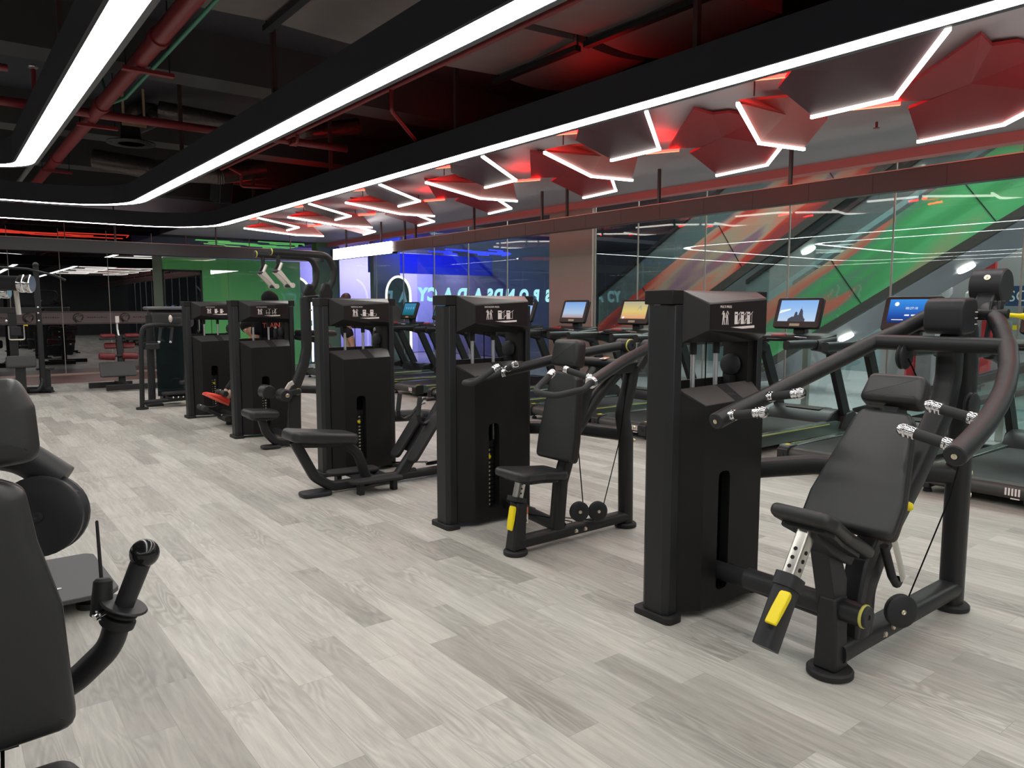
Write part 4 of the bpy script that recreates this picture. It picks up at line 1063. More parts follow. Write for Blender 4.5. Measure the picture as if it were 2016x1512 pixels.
M().tube([(3.69, C, .03), (3.68, C, .62), (3.64, C, .78), (3.70, C, .96), (3.74, C, 1.12)], .045, n=16, fil=.15, sq=1).build('rear_column', K['frame'], t)
M().bar((3.36, C, 1.09), (3.78, C, 1.10), .085, .07).build('top_bridge', K['frame'], t, bev=.008)
M().tube([(3.10, C + .0, .58), (3.40, C, .92), (3.58, C, 1.06)], .036, n=14, sq=1).build('rear_brace', K['frame'], t)
for z in (.60, .69):
    bolt(t, (3.725, C - .03, z), (.6, -1, 0), .013)
for x in (3.19, 3.27):
    bolt(t, (x, C - .04, .07), (0, -1, .1), .014)
M().tube([(3.42, Y2 + .07, .62), (3.6, Y2 - .25, .64), (3.69, C, .64)], .052, n=16, fil=.2, ry=.045, sq=1).build('side_arm', K['frame'], t)
saddle(t, (2.66, .505), (3.06, .465), C, .30, .055)
backpad(t, (3.05, .545), (3.14, 1.10), C, .34, .25, .07)
backpad(t, (3.135, 1.135), (3.16, 1.29), C, .26, .22, .085, 'headrest', shape=[(-.125, -.085), (.125, -.085), (.11, .085), (-.11, .085)])
M().bar((3.20, C, .95), (3.215, C, 1.26), .06, .03, up=(1, 0, 0)).build('headrest_stem', K['frame'], t)
for s in (-1, 1):
    pv = Vector((3.78, C + s * .12, 1.24)); tip = Vector((2.95, C + s * .42, 1.075))
    a = M().tube([tip, tip.lerp(pv, .5) + V(0, 0, .012), pv], .034, n=18).build('press_arm', K['frame'], t)
    d = (tip - pv).normalized()
    collar(a, tip - d * .012, d, .031, .03)
    lp = [tip + d * .01, tip + d * .10 + V(0, -s * .0, -.015), tip + V(-.30, s * .03, -.055), tip + V(-.32, -s * .13, -.045), tip + V(-.19, -s * .15, .035)]
    g = M().tube(lp, .0185, n=14, fil=.055).build('loop_grip', K['grip'], a)
    e = (Vector(lp[-1]) - Vector(lp[-2])).normalized()
    collar(g, Vector(lp[-1]), e, .020, .032); M().ball(Vector(lp[-1]) + e * .035, .021).build('end_knob', K['chrome'], g)
    b0 = tip + V(.02, -s * .02, .02); b1 = b0 + V(-.06, -s * .17, .045)
    g2 = M().cyl(b0, b1, .0185, n=16, ch=.003).build('handle_grip', K['grip'], a)
    collar(g2, b0, b1 - b0, .020, .03); collar(g2, b1 - (b1 - b0).normalized() * .03, b1 - b0, .020, .03)
    M().cyl(pv + V(0, -.05, 0), pv + V(0, .05, 0), .045, n=20).build('pivot_hub', K['frame'], a)
    ringcap(a, pv + V(0, -.05, 0), (0, -1, 0), .042)
    M().bar(pv + V(0, 0, -.02), (3.72, C + s * .08, 1.10), .05, .02, up=(0, 1, 0)).build('pivot_bracket', K['frame'], a)
M().cyl((3.38, C - .2, 1.145), (3.38, C + .2, 1.145), .033, n=16).build('cross_tube', K['frame'], t)
sticker(t, (3.37, C - .10, 1.179), (0, -1, 0), (1, 0, 0.2), .05, .05)
for x, z in ((3.20, .20), (3.365, .175)):
    pulley(t, (x, C - .06, z), (-.35, -.93, .05), .064)
cable(t, [(3.24, C - .055, .22), (3.20, C - .05, .58)]); cable(t, [(3.42, C - .055, .20), (3.58, C - .04, .62), (3.66, C - .03, 1.05)])
cable(t, [(3.12, Y2 + .02, .16), (3.0, C + .3, .15), (3.15, C - .05, .14)]); cable(t, [(3.14, Y2 + .02, .145), (3.02, C + .3, .135), (3.34, C - .05, .115)])
# ================================================================ 3 vertical row
Y3 = 6.18
t = thing('vertical_row_machine', (3.0, 5.8, 0), 'black vertical row machine with flat bench seat and foot plates', 'exercise machine', 'row of black weight machines')
tower(t, Y3, 'VERTICAL ROW', 'row')
C = 5.60
M().tube([(2.18, C, .46), (2.34, C, .15), (2.48, C, .055), (3.10, C, .055), (3.26, C, .07)], .04, n=14, ry=.034, sq=2, fil=.14, up=(0, 1, 0)).build('main_frame', K['frame'], t)
M().tube([(2.2, C, .44), (2.60, C, .40), (2.72, C, .30), (2.80, C, .06)], .038, n=14, ry=.032, sq=2, fil=.16, up=(0, 1, 0)).build('seat_support', K['frame'], t)
M().pad(rpoly([(-.12, -.08), (.12, -.10), (.12, .08), (-.12, .08)], .05), .035, .012, (2.34, C, .02), (1, 0, 0), (0, 1, 0), crown=.0).build('foot', K['frame2'], t)
M().pad(rrect(.56, .30, .06, 5), .085, .028, (2.40, C, .475), V(.56, 0, -.075), (0, 1, 0)).build('bench_seat', K['pad'], t, sm=50)
for y, lab in ((C + .22, 'a'), (C - .20, 'b')):
    M().pad(rrect(.46, .16, .06, 5), .028, .01, (2.78, y, .105), V(1, 0, -.02), (0, 1, 0.06 if y > C else -.06), crown=0).build('foot_plate', K['rubber'], t)
    for xx in (2.62, 2.92):
        M().box(xx, xx + .04, y - .03, y + .03, 0.0, .09).build('foot_plate_leg', K['frame'], t)
M().box(2.7, 2.88, C - .2, C + .2, .075, .09).build('foot_plate_bridge', K['frame'], t)
M().tube([(3.10, C, .055), (3.30, C, .30), (3.55, C, .66), (3.62, C, .78)], .05, n=14, ry=.042, sq=2, fil=.08, up=(0, 1, 0)).build('column', K['frame'], t)
M().tube([(3.1, C, .055), (3.72, C, .055)], .045, n=14, ry=.035, sq=2).build('rear_beam', K['frame'], t)
disc_foot(t, 3.7, C, .07)
for y in (C + .145, C - .145):
    b0 = Vector((3.14, y, .20)); b1 = Vector((3.42, y, .57))
    M().pad(rpoly([(-.07, -.24), (.07, -.24), (.075, .2), (.03, .24), (-.07, .2)], .05), .04, .014, (b0 + b1) / 2, (0, 1, 0), b1 - b0).build('shin_pad', K['rubber'], t, sm=50)
M().obox((3.34, C, .38), (.02, .28, .34), Matrix.Rotation(radians(37), 3, 'Y')).build('pad_plate', K['frame'], t, bev=.005)
for f in (-.1, .08):
    bolt(t, (3.33 + f * .75, C, .385 + f), (-.8, 0, .6), .011)
M().cyl((3.62, C - .20, .70), (3.62, C + .20, .70), .035, n=16).build('cross_tube', K['frame'], t)
for y in (C + .27, C - .08):
    h = M().tube([(3.64, y, .66), (3.52, y, .655), (3.38, y, .52), (3.31, y, .49), (3.265, y, .52), (3.255, y, .60)], .017, n=12, fil=.06).build('row_handle', K['frame'], t)
    M().cyl((3.252, y, .575), (3.275, y, .735), .021, n=16, ch=.004).build('handle_grip', K['grip'], h)
    M().lathe([(.03, 0), (.034, .006), (.034, .012), (.02, .018), (0.001, .018)], (3.50, y - .02, .655), (0, -1, 0), 18).build('chrome_cap', K['chrome'], h)
pulley(t, (3.60, C - .09, .14), (0, .3, 1), .09, .03); pulley(t, (3.52, C + .10, .10), (0, .3, 1), .08, .03)
M().tube([(3.0, Y3 + .05, .05), (2.98, C, .05)], .04, n=12).build('connecting_beam', K['frame'], t)
M().tube([(3.42, Y3 + .07, .47), (3.7, Y3 - .1, .48), (3.74, C, .44), (3.60, C, .36)], .055, n=14, fil=.2).build('side_arm', K['frame'], t)
cable(t, [(3.3, Y3 + .02, .05), (3.50, C + .18, .10)]); cable(t, [(3.33, Y3 + .02, .04), (3.55, C + .15, .09)])
# ================================================================ 4 lat pulldown
Y4 = 8.62
t = thing('lat_pulldown_machine', (3.0, 8.2, 0), 'tall black pulldown machine with overhead tubes and silver hanging handles', 'exercise machine', 'row of black weight machines')
tower(t, Y4, 'LAT PULLDOWN', 'lat')
C = 7.80
M().tube([(2.68, C, .36), (2.73, C, .18), (2.84, C, .055), (3.05, C, .05), (3.5, C, .05)], .042, n=14, ry=.036, sq=2, fil=.12, up=(0, 1, 0)).build('seat_frame', K['frame'], t)
M().pad(rpoly([(-.09, -.07), (.1, -.09), (.1, .07), (-.09, .07)], .04), .035, .012, (2.77, C, .02), (1, 0, 0), (0, 1, 0), crown=0).build('foot', K['frame2'], t)
disc_foot(t, 3.48, C, .07)
saddle(t, (2.52, .395), (2.84, .375), C, .34, .085)
M().tube([(3.02, C, .05), (3.03, C, .35), (3.06, C, .62), (3.17, C, .88), (3.21, C, 1.05), (3.21, C, 1.60)], .052, n=16, ry=.043, sq=2, fil=.2, up=(0, 1, 0)).build('upright', K['frame'], t)
M().loft([[(x + sx * a, C + sy * b2, z) for sx, sy in ((-1, -1), (1, -1), (1, 1), (-1, 1))] for x, z, a, b2 in ((3.03, .06, .075, .05), (3.05, .35, .06, .045), (3.07, .6, .05, .042))]).build('upright_base', K['frame'], t, bev=.01)
# thigh rollers
M().cyl((2.79, C + .18, .60), (2.79, C + .02, .60), .074, n=24, ch=.01).build('thigh_roller', K['pad'], t)
M().cyl((2.90, C - .02, .575), (2.90, C - .18, .575), .066, n=24, ch=.01).build('thigh_roller', K['pad'], t)
M().cyl((2.88, C - .18, .575), (2.88, C + .2, .59), .018, n=12).build('roller_axle', K['frame'], t)
M().bar((2.88, C - .09, .57), (3.06, C - .06, .60), .05, .06).build('roller_arm', K['frame'], t, bev=.008)
bolt(t, (2.91, C - .182, .575), (0, -1, 0), .022)
ringcap(t, (3.075, C - .06, .595), (0, -1, 0), .035)
M().tube([(2.94, C - .07, .62), (2.98, C - .07, .68), (3.02, C - .07, .70)], .025, n=10, ry=.006, up=(0, 1, 0)).build('adjusting_quadrant', K['silver'], t)
# overhead swing tubes
for i, y in enumerate((C - .20, C + .25)):
    a = M().tube([(3.34, y, 1.60), (3.44, y, 1.78), (3.46, y, 1.90), (3.40, y, 2.05), (2.77, y, 2.065)], .034, n=16, fil=.13).build('swing_tube', K['frame'], t)
    M().loft([[(3.36 + sx * q1, y + sy * .04, z) for sx, sy in ((-1, -1), (1, -1), (1, 1), (-1, 1))] for z, q1 in ((1.57, .06), (1.66, .07), (1.76, .03))]).build('pivot_shroud', K['cover'], a, bev=.02)
    ringcap(a, (2.78, y, 2.065), (-1, -.15, 0), .034)
    M().cyl((2.85, y, 2.05), (2.85, y, 1.94), .022, n=12).build('swivel', K['frame'], a)
    # hinged silver handle frame with grips
    for sy in (-.055, .075):
        M().tube([(2.87, y + sy * .7, 1.95), (2.83, y + sy, 1.87)], .016, n=10).build('link', K['silver'] if sy < 0 else K['frame2'], a)
        M().loft([[Vector((2.83 + .13 * f, y + sy, 1.87 - .145 * f)) + V(.028 * (1 - .35 * f) * cx, .008 * cy, .025 * (1 - .35 * f) * cx) for cx, cy in ((-.6, -1), (.6, -1), (.6, 1), (-.6, 1))] for f in (0, .5, 1)]).build('link_plate', K['silver'], a, bev=.004)
    M().cyl((2.83, y - .06, 1.87), (2.83, y + .08, 1.87), .016, n=14).build('upper_grip', K['grip'], a)
    M().cyl((2.96, y - .07, 1.725), (2.96, y + .09, 1.725), .019, n=14).build('lower_grip', K['grip'], a)
    for yy in (-.075, .085):
        M().cyl((2.96, y + yy, 1.725), (2.96, y + yy + .02 * (1 if yy > 0 else -1), 1.725), .026, n=14).build('grip_cap', K['silver'], a)
M().cyl((3.36, C - .2, 1.60), (3.36, C + .27, 1.60), .03, n=14).build('pivot_axle', K['frame'], t)
M().bar((3.2, C, 1.585), (3.38, C, 1.60), .09, .07).build('top_bridge', K['frame'], t, bev=.01)
bolt(t, (3.25, C - .045, 1.47), (.3, -1, 0), .012)
M().box(3.255, 3.262, C - .05, C + .0, 1.30, 1.36).build('pale_sticker', mat('pale_sticker', (.35, .5, .48), .5), t)
M().tube([(3.45, Y4 + .05, 1.20), (3.62, C + .3, 1.20), (3.60, C + .1, 1.2), (3.34, C, 1.22)], .035, n=12, fil=.15).build('rear_brace', K['frame'], t)
M().tube([(3.45, Y4 + .08, 1.15), (3.70, Y4 - .25, 1.10), (3.66, C + .2, .60), (3.48, C, .06)], .04, n=12, fil=.25).build('rear_brace', K['frame'], t)
pulley(t, (3.36, C - .05, .12), (1, .3, 0), .06); pulley(t, (3.44, C - .05, .12), (1, .3, 0), .06)
cable(t, [(3.30, C - .03, .14), (3.30, C - .03, 1.58)]); cable(t, [(3.40, C - .03, .14), (3.36, C - .03, 1.6)])
M().tube([(3.1, Y4 + .05, .06), (3.1, C, .055)], .04, n=12).build('connecting_beam', K['frame'], t)
M().tube([(3.42, Y4 + .07, .52), (3.75, Y4 - .1, .5), (3.78, C + .1, .40), (3.5, C, .08)], .05, n=14, fil=.2).build('side_arm', K['frame'], t)
# ================================================================ 5 leg extension
Y5 = 10.60
t = thing('leg_extension_machine', (3.0, 10.2, 0), 'black leg extension machine with foam ankle rollers, used by a seated person', 'exercise machine', 'row of black weight machines')
tower(t, Y5, 'LEG EXTENSION', 'leg')
C = 9.75
M().tube([(2.95, C, .06), (3.75, C, .06)], .045, n=14, ry=.036, sq=2).build('base_beam', K['frame'], t)
disc_foot(t, 3.75, C, .07); disc_foot(t, 2.97, C, .065)
M().tube([(3.16, C, .06), (3.18, C, .50)], .05, n=14, ry=.045, sq=2, up=(0, 1, 0)).build('front_column', K['frame'], t)
M().tube([(3.60, C, .06), (3.66, C, .6), (3.78, C, 1.05)], .045, n=14, sq=2, fil=.1).build('rear_column', K['frame'], t)
M().pad(rrect(.44, .42, .06, 5), .07, .025, (3.36, C, .56), (1, 0, -.08), (0, 1, 0)).build('seat', K['pad'], t, sm=50)
M().box(3.14, 3.62, C - .08, C + .08, .46, .52).build('seat_frame', K['frame'], t, bev=.01)
backpad(t, (3.58, .62), (3.72, 1.12), C, .42, .34, .07)
M().tube([(3.12, C + .05, .47), (2.90, C + .05, .26), (2.76, C + .05, .22), (2.62, C + .03, .24)], .024, n=12, fil=.06).build('swing_arm', K['frame'], t)
for (x, z, y0, y1) in ((2.84, .425, -.26, .06), (2.62, .245, -.18, .12), (2.86, .10, -.22, .10)):
    r_ = M().cyl((x, C + y0, z), (x, C + y1, z), .036, n=20, ch=.006).build('ankle_roller', K['grip'], t)
    M().cyl((x, C + (y0 + y1) / 2 - .02, z), (x, C + (y0 + y1) / 2 + .02, z), .038, n=20).build('roller_collar', K['rubber'], r_)
    M().ball((x - .02, C + (y0 + y1) / 2, z + .036), .009, 10).build('roller_screw', K['chrome'], r_)
M().tube([(2.62, C + .02, .24), (2.86, C - .02, .11), (3.10, C - .02, .07)], .022, n=10).build('lower_arm', K['frame'], t)
M().tube([(2.86, C + .05, .41), (2.84, C + .05, .28)], .016, n=10).build('roller_link', K['frame'], t)
M().tube([(3.1, Y5 + .05, .06), (3.15, C, .06)], .04, n=12).build('connecting_beam', K['frame'], t)
for s in (-1, 1):
    M().tube([(3.40, C + s * .24, .48), (3.40, C + s * .30, .60), (3.30, C + s * .30, .72)], .016, n=10, fil=.05).build('side_handle', K['frame'], t)
# ---------------------------------------------------------------- treadmills along the mall-side glass
def screen_mat(i):
    m = bpy.data.materials.new('console_screen_%d' % i); m.use_nodes = True
    nt = m.node_tree; nt.nodes.clear(); L = nt.links.new
    o = nt.nodes.new('ShaderNodeOutputMaterial'); e = nt.nodes.new('ShaderNodeEmission')
    tc = nt.nodes.new('ShaderNodeTexCoord'); sp = nt.nodes.new('ShaderNodeSeparateXYZ'); L(tc.outputs['Generated'], sp.inputs[0])
    r = nt.nodes.new('ShaderNodeValToRGB'); els = r.color_ramp.elements
    sets = {0: [(0, (.03, .10, .5)), (.5, (.02, .12, .6)), (1, (.02, .25, .8))], 1: [(0, (.02, .03, .12)), (.3, (.02, .08, .4)), (1, (.05, .3, .85))],
            2: [(0, (.55, .7, .9)), (.5, (.36, .58, .92)), (1, (.25, .48, .9))], 3: [(0, (.75, .35, .2)), (.45, (.75, .6, .2)), (1, (.45, .42, .3))],
            4: [(0, (.45, .3, .3)), (.3, (.45, .6, .8)), (1, (.2, .4, .8))], 5: [(0, (.01, .12, .12)), (.5, (.03, .2, .35)), (1, (.05, .25, .45))]}[i]
    els[0].position = sets[0][0]; els[0].color = (*sets[0][1], 1); els[1].position = 1; els[1].color = (*sets[-1][1], 1)
    el = els.new(sets[1][0]); el.color = (*sets[1][1], 1)
    L(sp.outputs['Z'], r.inputs[0]); L(r.outputs[0], e.inputs[0]); e.inputs[1].default_value = 0.95
    L(e.outputs[0], o.inputs[0]); return m
SCR = {i: screen_mat(i) for i in range(6)}
M_scrw = emis('screen_white', (0.9, 0.95, 1), 1.0)
M_scrd = emis('screen_dark_shape', (0.12, 0.12, 0.16), 0.6)
M_belt = mat('treadmill_belt', (0.012, 0.013, 0.014), 0.6)
M_tside = mat('treadmill_side', (0.045, 0.045, 0.042), 0.45)
M_rail = mat('treadmill_rail', (0.10, 0.14, 0.13), 0.22, 0.3)
M_line = mat('yellow_green_line', (0.55, 0.60, 0.18), 0.4)
M_tplast = mat('treadmill_black', (0.012, 0.012, 0.013), 0.4)
M_redp = mat('red_plastic', (0.45, 0.02, 0.03), 0.4)
M_bezel = mat('console_bezel', (0.03, 0.022, 0.02), 0.4)
TLAB = ['black treadmill at the near end of the row, behind the reclined press machine', 'black treadmill with a blue menu screen, second from the near end',
        'black treadmill showing a castle silhouette on pale blue screen', 'black treadmill hidden behind the nearest weight tower, screen unlit to view',
        'black treadmill with a yellow sunset screen beside the column', 'black treadmill with warm landscape screen just beyond the beige column',
        'black treadmill with blue sky screen behind the shoulder press tower', 'black treadmill with leaning posts seen through the shoulder press tower window', 'black treadmill with a small green-lit menu screen, in blue light',
        'black treadmill next to last along the row, in blue light', 'black treadmill farthest along the row, where the person in shorts stands']
def treadmill(yc, label, scr, detail):
    t = thing('treadmill', (7.3, yc, 0), label, 'treadmill', 'row of treadmills at the glass')
    x0, x1, w = 6.30, 8.42, 0.43
    # arched side frame and running deck
    for s in (-1, 1):
        ya = yc + s * (w - .09); yb2 = yc + s * w
        a, b2 = min(ya, yb2), max(ya, yb2)
        M().prism([(x0 + .03, .07), (x1 - .05, .07), (x1 - .05, .16), (x1 - .35, .215), (x0 + .03, .195)], 'y', a, b2).build('side_rail', M_rail, t, bev=.006)
        M().box(x0 + .2, x1 - .5, (b2 if s > 0 else a) - .004, (b2 if s > 0 else a) + .004, .185, .197).build('edge_line', M_line, t, sm=0)
        cap = M().prism([(x0 - .03, .05), (x0 + .14, .05), (x0 + .14, .205), (x0 + .02, .205), (x0 - .03, .17)], 'y', a - .01, b2 + .01).build('rear_cap', M_tplast, t, bev=.008)
        M().box(x0 + .03, x0 + .09, a + .02, b2 - .03, .206, .208).build('yellow_sticker', K['yellow'], cap, sm=0)
        M().cyl((x0 - .03, (a + b2) / 2, .12), (x0 - .036, (a + b2) / 2, .12), .018, n=14).build('tension_bolt', K['rubber'], cap)
        for x in (x0 + .08, x1 - .2):
            M().cyl((x, (a + b2) / 2, 0), (x, (a + b2) / 2, .03), .035, .028, n=16).build('foot', K['rubber'], t)
            M().cyl((x, (a + b2) / 2, .03), (x, (a + b2) / 2, .08), .012, n=10).build('foot_stem', K['frame'], t)
    M().box(x0 + .04, x1 - .4, yc - w + .09, yc + w - .09, .10, .185).build('deck', M_tside, t)
    M().prism([(x0 + .0, .10), (x0 + .04, .17), (x0 + .10, .192), (x1 - .5, .192), (x1 - .5, .188), (x0 + .02, .09)], 'y', yc - w + .10, yc + w - .10).build('running_belt', M_belt, t)
    M().cyl((x0 + .05, yc - w + .10, .125), (x0 + .05, yc + w - .10, .125), .06, n=20).build('rear_roller', M_tside, t)
    for q in range(5):
        M().box(x0 - .012, x0 - .008, yc - w + .13 + q * .022, yc - w + .142 + q * .022, .10, .155).build('warning_stripe', K['white'], t, sm=0)
    M().box(x0 - .012, x0 - .008, yc - w + .13, yc - w + .19, .075, .083).build('warning_bar', K['white'], t, sm=0)
    M().box(x0 + .2, x1 - .2, yc - w + .12, yc + w - .12, .055, .10).build('under_frame', K['frame'], t)
    # motor hood
    prof = [(x1 - .52, .19), (x1 - .40, .30), (x1 - .25, .335), (x1 - .06, .31), (x1 + .0, .22), (x1, .08), (x1 - .5, .08)]
    M().prism(prof, 'y', yc - w + .03, yc + w - .03).build('motor_hood', M_tplast, t, bev=.012)
    M().prism([(x1 - .36, .322), (x1 - .24, .338), (x1 - .08, .318), (x1 - .08, .312), (x1 - .24, .332), (x1 - .36, .316)], 'y', yc - .22, yc + .22).build('hood_inlay', M_bezel, t)
    # leaning uprights
    for s in (-1, 1):
        y = yc + s * (w - .01)
        M().loft([[(x + q[0], y + q[1], z) for q in ((-.075, -.03), (.075, -.03), (.075, .03), (-.075, .03))] for x, z in ((8.34, .13), (7.98, .86), (7.88, 1.06))]).build('upright', K['frame'], t, bev=.006)
        M().prism([(8.12, .12), (8.44, .10), (8.46, .26), (8.38, .31), (8.22, .29)], 'y', y - .05, y + .05).build('upright_shoe', M_tplast, t, bev=.01)
        ar = M().tube([(7.02, y, 1.105), (7.35, y, 1.105), (7.58, y, 1.10), (7.95, y, 1.13)], .040, n=16, ry=.048, sq=1.5).build('armrest', M_tplast, t)
        M().tube([(7.56, y, 1.09), (7.72, y, 1.07), (7.90, y, 1.02)], .05, n=14, ry=.06, sq=1.5).build('arm_joint', K['frame2'], ar)
    # console tray and screen
    M().loft([[(x, yc + sy * ww, z + dz) for sy, dz in ((-1, -th), (1, -th), (1, th), (-1, th))] for x, ww, z, th in ((7.60, w - .06, 1.13, .012), (7.72, w + .01, 1.14, .03), (7.98, w + .01, 1.165, .04), (8.06, w - .08, 1.18, .02))]).build('console_tray', M_tplast, t, bev=.01)
    M().tube([(7.56, yc - .24, 1.15), (7.50, yc - .2, 1.165), (7.47, yc, 1.17), (7.50, yc + .2, 1.165), (7.56, yc + .24, 1.15)], .016, n=10, fil=.05).build('front_grab_bar', K['grip'], t)
    for s in (-1, 1):
        M().cyl((7.53, yc + s * .19, 1.165), (7.66, yc + s * .26, 1.155), .017, n=12).build('pulse_grip', K['chrome'], t)
    M().pad(rrect(.09, .16, .03, 4), .035, .01, (7.56, yc + .02, 1.185), (1, 0, .15), (0, 1, 0), crown=0).build('stop_key', M_redp, t)
    n = Vector((-1, 0, .34)).normalized(); up = Vector((.34, 0, 1)).normalized(); u = Vector((0, 1, 0))
    c = Vector((7.92, yc, 1.43))
    sc = M().pad(rrect(.58, .37, .035, 5), .055, .015, c, u, up, crown=0).build('console', M_tplast, t, sm=50)
    nn = u.cross(up)
    if nn.x > 0: nn = -nn
    def q3(a, b2, d): return c + u * a + up * b2 + nn * d
    M().poly([q3(-.275, -.17, .0283), (q3(.275, -.17, .0283)), q3(.275, .17, .0283), q3(-.275, .17, .0283)]).build('bezel', M_bezel, sc, sm=0)
    M().poly([q3(-.235, -.105, .0292), q3(.235, -.105, .0292), q3(.235, .15, .0292), q3(-.235, .15, .0292)]).build('screen', SCR[scr], sc, sm=0)
    def blob(pts, m_, nm, d=.0297):
        M().poly([q3(-a * .47 + .235, b2 * .255 - .105, d) for a, b2 in pts]).build(nm, m_, sc, sm=0)
    if scr == 2:
        blob([(.27, 0), (.28, .12), (.37, .22), (.42, .22), (.44, .42), (.47, .46), (.50, .42), (.51, .30), (.54, .30), (.565, .55), (.59, .60), (.595, .72), (.60, .60), (.64, .48), (.66, .28), (.70, .14), (.73, .12), (.73, 0)], M_scrd, 'silhouette')
        blob([(.0, .36), (.04, .52), (.30, .60), (.30, .53)], M_scrw, 'cloud')
    elif scr == 1 or scr == 0:
        blob([(.16 + .05 * cos(a), .80 + .09 * sin(a)) for a in [2 * pi * k / 16 for k in range(16)]], M_scrw, 'round_icon')
        text('00:27:18', 'screen_clock', M_scrw, sc, tuple(q3(.235 - .47 * .36, .255 * .62 - .105, .0300)), (radians(90 - 18.8), 0, -pi / 2), .035, 0.0002)
        for k in range(3):
            blob([(.36 + k * .14, .30), (.46 + k * .14, .30), (.46 + k * .14, .36), (.36 + k * .14, .36)], M_scrw, 'screen_icon')
        blob([(.10, .12), (.35, .12), (.35, .15), (.10, .15)], M_scrw, 'screen_line')
    elif scr == 3:
        blob([(.60, .42), (.70, .78), (.73, .78), (.80, .42), (.71, .66)], emis('screen_figure', (.5, .45, .3), .8), 'figure')
        blob([(.06, .0), (.14, .0), (.14, .14), (.06, .10)], M_scrw, 'screen_icon')
    elif scr == 5:
        for k in range(4):
            blob([(.2 + .2 * k, .5), (.3 + .2 * k, .5), (.3 + .2 * k, .7), (.2 + .2 * k, .7)], emis('menu_tile_%d' % k, (.2, .5, .6), .7), 'menu_tile')
    blob([(.35, -.22), (.62, -.22), (.62, -.10), (.35, -.10)], K['tick'], 'console_buttons')
    M().box(7.93, 8.02, yc - .07, yc + .07, 1.16, 1.30).build('console_neck', M_tplast, t, bev=.01)
    return t
TSC = [0, 1, 2, 4, 3, 4, 4, 5, 5, 5, 4]
for k in range(11):
    treadmill(2.28 + 1.27 * k, TLAB[k], TSC[k], k < 4)
# ---------------------------------------------------------------- machine in the left foreground (mostly outside the frame)
t = thing('chest_press_machine', (-0.05, 1.8, 0), 'black machine at near left with tall backrest, pulley and ball-topped lever', 'exercise machine')
o = rpoly([(-.20, -.27), (.21, -.25), (.205, -.14), (.20, .0), (.165, .14), (.15, .25), (.11, .27), (-.11, .27), (-.15, .25), (-.165, .14), (-.2, 0), (-.21, -.14)], .035)
b = Vector((-.022, 1.76, .885)); vv = Vector((0, .13, 1)).normalized()
bp = M().pad(o, .085, .03, b, (1, 0, 0), vv).build('backrest', K['pad'], t, sm=50)
M().pad([(x * 1.004, y * 1.004) for x, y in o], .04, .006, b + V(0, .022, 0), (1, 0, 0), vv, crown=0).build('side_piping', K['piping'], bp, sm=50)
hp = rpoly([(-.17, -.085), (.0, -.10), (.17, -.085), (.165, .03), (.14, .09), (-.14, .09)], .035)
h = M().pad(hp, .10, .03, (-.005, 1.86, 1.262), (1, 0, 0), vv).build('headrest', K['pad'], t, sm=50)
M().pad([(x * 1.005, y * 1.005) for x, y in hp], .05, .006, (-.005, 1.887, 1.262), (1, 0, 0), vv, crown=0).build('side_piping', K['piping'], h, sm=50)
M().tube([(-.0, 1.87, .03), (-.0, 1.87, .66), (-.0, 1.90, 1.1)], .06, n=16, ry=.05, sq=1.5).build('post', K['frame'], t)
M().box(.03, .09, 1.83, 1.89, .57, .62).build('post_bracket', K['frame'], t)
cable(t, [(.06, 1.79, .60), (.045, 1.83, .25), (.04, 1.85, .05)], .004)
M().pad(rpoly([(-.2, -.3), (.19, -.3), (.21, .18), (.19, .25), (-.2, .25)], .05), .07, .025, (-.015, 1.52, .515), (1, 0, 0), (0, 1, 0.02)).build('seat', K['pad'], t, sm=50)
M().tube([(-.02, 1.5, .46), (-.02, 1.6, .2), (-.01, 1.85, .08)], .045, n=14, fil=.1).build('seat_support', K['frame'], t)
M().box(-.3, .25, 1.82, 1.94, 0, .05).build('base_beam', K['frame'], t, bev=.01)
# pulley on a curved overhead tube
M().tube([(-.1, 2.15, 1.10), (.06, 2.32, 1.145), (.17, 2.34, 1.105), (.25, 2.30, 1.035)], .045, n=16, fil=.1).build('pulley_tube', K['frame'], t)
M().tube([(-.1, 2.15, 1.10), (-.06, 1.98, 1.05), (.0, 1.90, 1.0)], .045, n=14).build('tube_bridge', K['frame'], t)
M().obox((.245, 2.27, 1.015), (.07, .05, .03), Matrix.Rotation(radians(30), 3, 'Y')).build('pulley_bracket', K['frame'], t, bev=.004)
pulley(t, (.20, 2.28, .955), (-.42, -.9, .12), .105, .075, .014, 'frame2')
cable(t, [(.315, 2.22, .93), (.268, 1.87, .875)], .004)
M().cyl((.272, 1.875, .885), (.262, 1.86, .80), .020, .024, n=16, ch=.006).build('cable_ferrule', K['rubber'], t)
# lever arm with flange, grip and ball
M().tube([(-.05, 2.0, .56), (.12, 1.91, .61), (.21, 1.885, .66), (.275, 1.85, .73), (.292, 1.843, .79)], .028, n=18, fil=.12).build('lever_arm', K['frame'], t)
d = Vector((.060, -.024, .158)).normalized(); p = Vector((.292, 1.843, .79))
M().cyl(p - d * .012, p + d * .010, .038, n=24, ch=.004).build('arm_collar', K['rubber'], t)
M().cyl(p + d * .016, p + d * .026, .036, n=24, ch=.003).build('arm_collar', K['rubber'], t)
M().cyl(p + d * .034, p + d * .041, .052, n=28, ch=.003).build('flange', K['frame'], t)
M().cyl(p + d * .040, p + d * .15, .021, .0225, n=22).build('lever_grip', K['frame2'], t)
M().ball(p + d * .165, .032, 24).build('ball_knob', mat('gloss_black_ball', (.01, .01, .012), .18), t)
M().lathe([(.012, 0), (.012, .01), (.008, .011), (.008, .02), (0.001, .02)], (.262, 1.845, .815), (-1, -.5, -.2), 12).build('chrome_nut', K['chrome'], t)
t = thing('step_platform', (.52, 4.4, 0), 'flat dark grey foot platform on the floor behind the near left pulley', 'platform')
